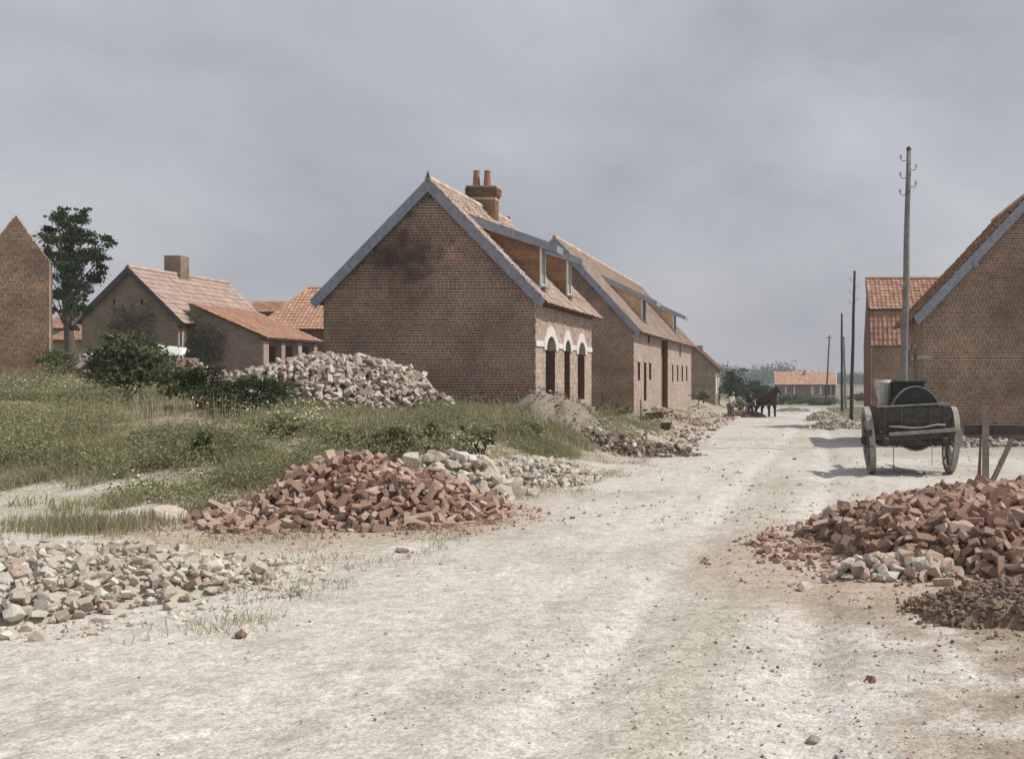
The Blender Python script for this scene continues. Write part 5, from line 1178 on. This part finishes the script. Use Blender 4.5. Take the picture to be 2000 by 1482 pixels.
# ================================================================== people and horse
def skin(name, verts, edges, rad, m, parent, sub=2, root=0):
    bm = bmesh.new(); lay = bm.verts.layers.skin.verify(); vv = []
    for i, v in enumerate(verts):
        b = bm.verts.new(v); r_ = rad[i]; b[lay].radius = (r_, r_) if not isinstance(r_, tuple) else r_; b[lay].use_root = (i == root); vv.append(b)
    for a, b in edges: bm.edges.new((vv[a], vv[b]))
    me = bpy.data.meshes.new(name); bm.to_mesh(me); bm.free(); me.materials.append(m)
    o = link(bpy.data.objects.new(name, me), parent)
    sk_ = o.modifiers.new('skin', 'SKIN'); sk_.use_smooth_shade = True
    sb = o.modifiers.new('sub', 'SUBSURF'); sb.levels = sub; sb.render_levels = sub
    return o
def man(x, y, label, yaw, top, legs, hat, bend=.12, hands=((.18, -.42, .92), (-.12, -.45, .80))):
    z = g(x, y); t = thing('person', (x, y, z), label, 'person', rot=(0, 0, yaw))
    hx, hy = 0, -bend * 1.0
    V = [(0, 0, .92), (0, hy * .5, 1.15), (0, hy, 1.38), (0, hy * 1.15, 1.48), (0, hy * 1.35 - .01, 1.57), (0, hy * 1.4 - .02, 1.66),
         (.19, hy * .95, 1.40), (-.19, hy * .95, 1.40)]
    Rr = [(.15, .11), (.145, .10), (.15, .10), .055, .085, .075, .065, .065]
    Ed = [(0, 1), (1, 2), (2, 3), (3, 4), (4, 5), (2, 6), (2, 7)]
    for s_, hnd in ((1, hands[0]), (-1, hands[1])):
        b = len(V); sh_ = 6 if s_ > 0 else 7; h_ = Vector(hnd); e = (Vector(V[sh_]) + h_) / 2 + Vector((s_ * .09, .05, -.10))
        V += [tuple(e), tuple(h_), tuple(h_ + (h_ - e).normalized() * .09)]; Rr += [.045, .032, .028]; Ed += [(sh_, b), (b, b + 1), (b + 1, b + 2)]
    for s_ in (1, -1):
        b = len(V); V += [(s_ * .10, .0, .86), (s_ * .12, -.03 * s_ - .02, .48), (s_ * .13, .02 + .04 * s_, .10), (s_ * .14, -.1 + .04 * s_, .04)]; Rr += [.09, .062, .045, .04]; Ed += [(0, b), (b, b + 1), (b + 1, b + 2), (b + 2, b + 3)]
    # body in skin tone with the clothes as shells over it
    skin('body', V, Ed, Rr, M['skin'], t)
    gr = lambda r_, d: tuple(q + d for q in r_) if isinstance(r_, tuple) else r_ + d
    idx = [0, 1, 2, 6, 7, 8, 11]; mp_ = {a: i for i, a in enumerate(idx)}
    sh = skin('shirt', [V[i] if i not in (8, 11) else V[i] for i in idx], [(mp_[a], mp_[b]) for a, b in ((0, 1), (1, 2), (2, 6), (2, 7), (6, 8), (7, 11))], [gr(Rr[i], .045 if i < 8 else .022) for i in idx], top, t)
    idx = [0, 14, 15, 16, 18, 19, 20]; mp_ = {a: i for i, a in enumerate(idx)}
    skin('trousers', [V[i] for i in idx], [(mp_[a], mp_[b]) for a, b in ((0, 14), (14, 15), (15, 16), (0, 18), (18, 19), (19, 20))], [gr(Rr[i], .03) for i in idx], legs, t)
    k = MB(); c = Vector(V[5]); k.tube([c + Vector((0, -.02, .01)), c + Vector((0, -.02, .03))], [.15, .14], 14); k.tube([c + Vector((0, 0, .03)), c + Vector((0, 0, .09)), c + Vector((0, 0, .12))], [.095, .09, .05], 12); k.build('hat', hat, t, world=False)
    return t, V
Y_ = 75.0
xm = (1425 - VX) / F * Y_
t, V = man(xm, Y_, 'man in white shirt and straw hat holding a shovel beside the red rubble', R(60), M['shirt'], M['trouser'], M['straw_hat'], .2)
sv = thing('shovel', (xm, Y_, g(xm, Y_)), 'shovel held by the man in the white shirt', 'shovel', rot=(0, 0, R(60)))
k = MB(); k.tube([(-.16, -.36, .98), (.3, -.75, .12)], .02, 6); k.build('shaft', M['greywood'], sv, world=False)
k = MB(); k.prism([(.2, -.76, .17), (.4, -.7, .17), (.46, -.86, .0), (.28, -.92, .0)], (.01, .01, .012)); k.build('blade', M['iron'], sv, world=False)
man((1465.5 - VX) / F * 75.2, 75.2, 'man in dark clothes standing at the tail of the horse', R(20), M['navy'], M['navy'], M['zincdark'], .05, hands=((.22, -.3, 1.12), (-.2, -.1, .85)))
# horse: X forward
xh = (1497 - VX) / F * 76; zh = g(xh, 76)
hs = thing('horse', (xh, 76, zh), 'dark bay draught horse standing in harness on the far road', 'horse', rot=(0, 0, R(-52)))
hs.scale = (1.08,) * 3
HV = [(-.75, 0, 1.28), (-.35, 0, 1.22), (.1, 0, 1.18), (.5, 0, 1.24), (.72, 0, 1.38), (.92, 0, 1.66), (1.08, 0, 1.92), (1.28, 0, 1.86), (1.48, 0, 1.60), (1.56, 0, 1.50),
      (-.95, 0, 1.33), (-1.02, 0, 1.05), (-1.0, 0, .70)]
HR = [(.36, .37), (.36, .39), (.35, .38), (.35, .39), (.29, .36), (.21, .30), (.15, .20), (.13, .17), (.095, .12), (.08, .09), .06, .075, .04]
HE = [(0, 1), (1, 2), (2, 3), (3, 4), (4, 5), (5, 6), (6, 7), (7, 8), (8, 9), (0, 10), (10, 11), (11, 12)]
def leg(a, pts, rr):
    b = len(HV)
    for p in pts: HV.append(p)
    for q in rr: HR.append(q)
    HE.append((a, b)); HE.extend((b + i, b + i + 1) for i in range(len(pts) - 1))
for s_ in (1, -1):
    o_ = .09 * s_
    leg(0, [(-.68, .17 * s_, 1.0), (-.60, .18 * s_, .78), (-.84 + o_, .17 * s_, .50), (-.80 + o_, .17 * s_, .14), (-.72 + o_, .17 * s_, .05)], [.22, .16, .09, .075, .11])
    leg(3, [(.56, .17 * s_, .98), (.58 + o_, .17 * s_, .72), (.60 + o_, .17 * s_, .48), (.60 + o_, .17 * s_, .14), (.66 + o_, .17 * s_, .05)], [.19, .13, .085, .075, .11])
skin('body', HV, HE, HR, M['horse'], hs, root=2)
k = MB()
for s_ in (1, -1): k.tube([(1.08, .06 * s_, 2.0), (1.10, .08 * s_, 2.08), (1.10, .08 * s_, 2.16)], [.035, .03, .006], 6)
k.build('ear', M['horse'], hs, world=False)
k = MB()
for i in range(7):
    f_ = i / 6; k.prism([(.62 + .42 * f_ - .12, -.02, 1.68 + .36 * f_ - .12), (.62 + .42 * f_, -.02, 1.72 + .36 * f_), (.66 + .42 * f_, -.02, 1.66 + .36 * f_), (.6 + .42 * f_, -.02, 1.36 + .40 * f_)], (0, .04, 0))
k.build('mane', M['poledark'], hs, world=False)
k = MB(); ring = [(.70 - .16 * math.sin(a) * .6, .30 * math.cos(a), 1.42 + .42 * math.sin(a)) for a in [2 * math.pi * i / 18 for i in range(19)]]; k.tube(ring, .055, 6, caps=False); k.build('collar', M['leather'], hs, world=False)
k = MB(); ring = [(.02, .335 * math.cos(a), 1.2 + .36 * math.sin(a)) for a in [2 * math.pi * i / 18 for i in range(19)]]; k.tube(ring, .03, 5, caps=False); k.box((-.12, -.22, 1.53), (.18, .22, 1.60)); k.build('harness_saddle', M['leather'], hs, world=False)
# small tip cart hitched behind the horse
ct = thing('tip_cart', (xh - 1.6, 77.2, g(xh - 1.6, 77.2)), 'small grey tip cart behind the dark horse', 'cart', rot=(0, 0, R(62)))
k = MB(); k.box((-.55, -.8, .75), (.55, .8, .8)); k.box((-.55, -.8, .801), (-.5, .8, 1.3)); k.box((.5, -.8, .801), (.55, .8, 1.3)); k.box((-.499, -.8, .801), (.499, -.76, 1.25)); k.build('box_body', M['cartpale'], ct, world=False)
wheel(ct, -.68, .62, .62, 0, -1, n=16, spokes=8); wheel(ct, .68, .62, .62, 0, 1, n=16, spokes=8)
k = MB(); k.beam((-.45, -.6, .78), (-.4, -3.0, .95), .07, .08); k.beam((.45, -.6, .78), (.4, -3.0, .95), .07, .08); k.build('shaft', M['cartwood'], ct, world=False)

# ================================================================== air
hz = MB(); hz.box((-700, -8, -8), (520, 1000, 14)); hzo = hz.build('haze', bpy.data.materials.new('air')); tag(hzo, 'pale summer haze filling the air over the whole village', 'haze', kind='stuff')
hm = hzo.data.materials[0]; hm.use_nodes = True; hm.node_tree.nodes.clear()
pv = hm.node_tree.nodes.new('ShaderNodeVolumePrincipled'); pv.inputs['Color'].default_value = (.86, .89, .95, 1); pv.inputs['Density'].default_value = .0007; pv.inputs['Anisotropy'].default_value = .2
ho = hm.node_tree.nodes.new('ShaderNodeOutputMaterial'); hm.node_tree.links.new(pv.outputs[0], ho.inputs['Volume'])
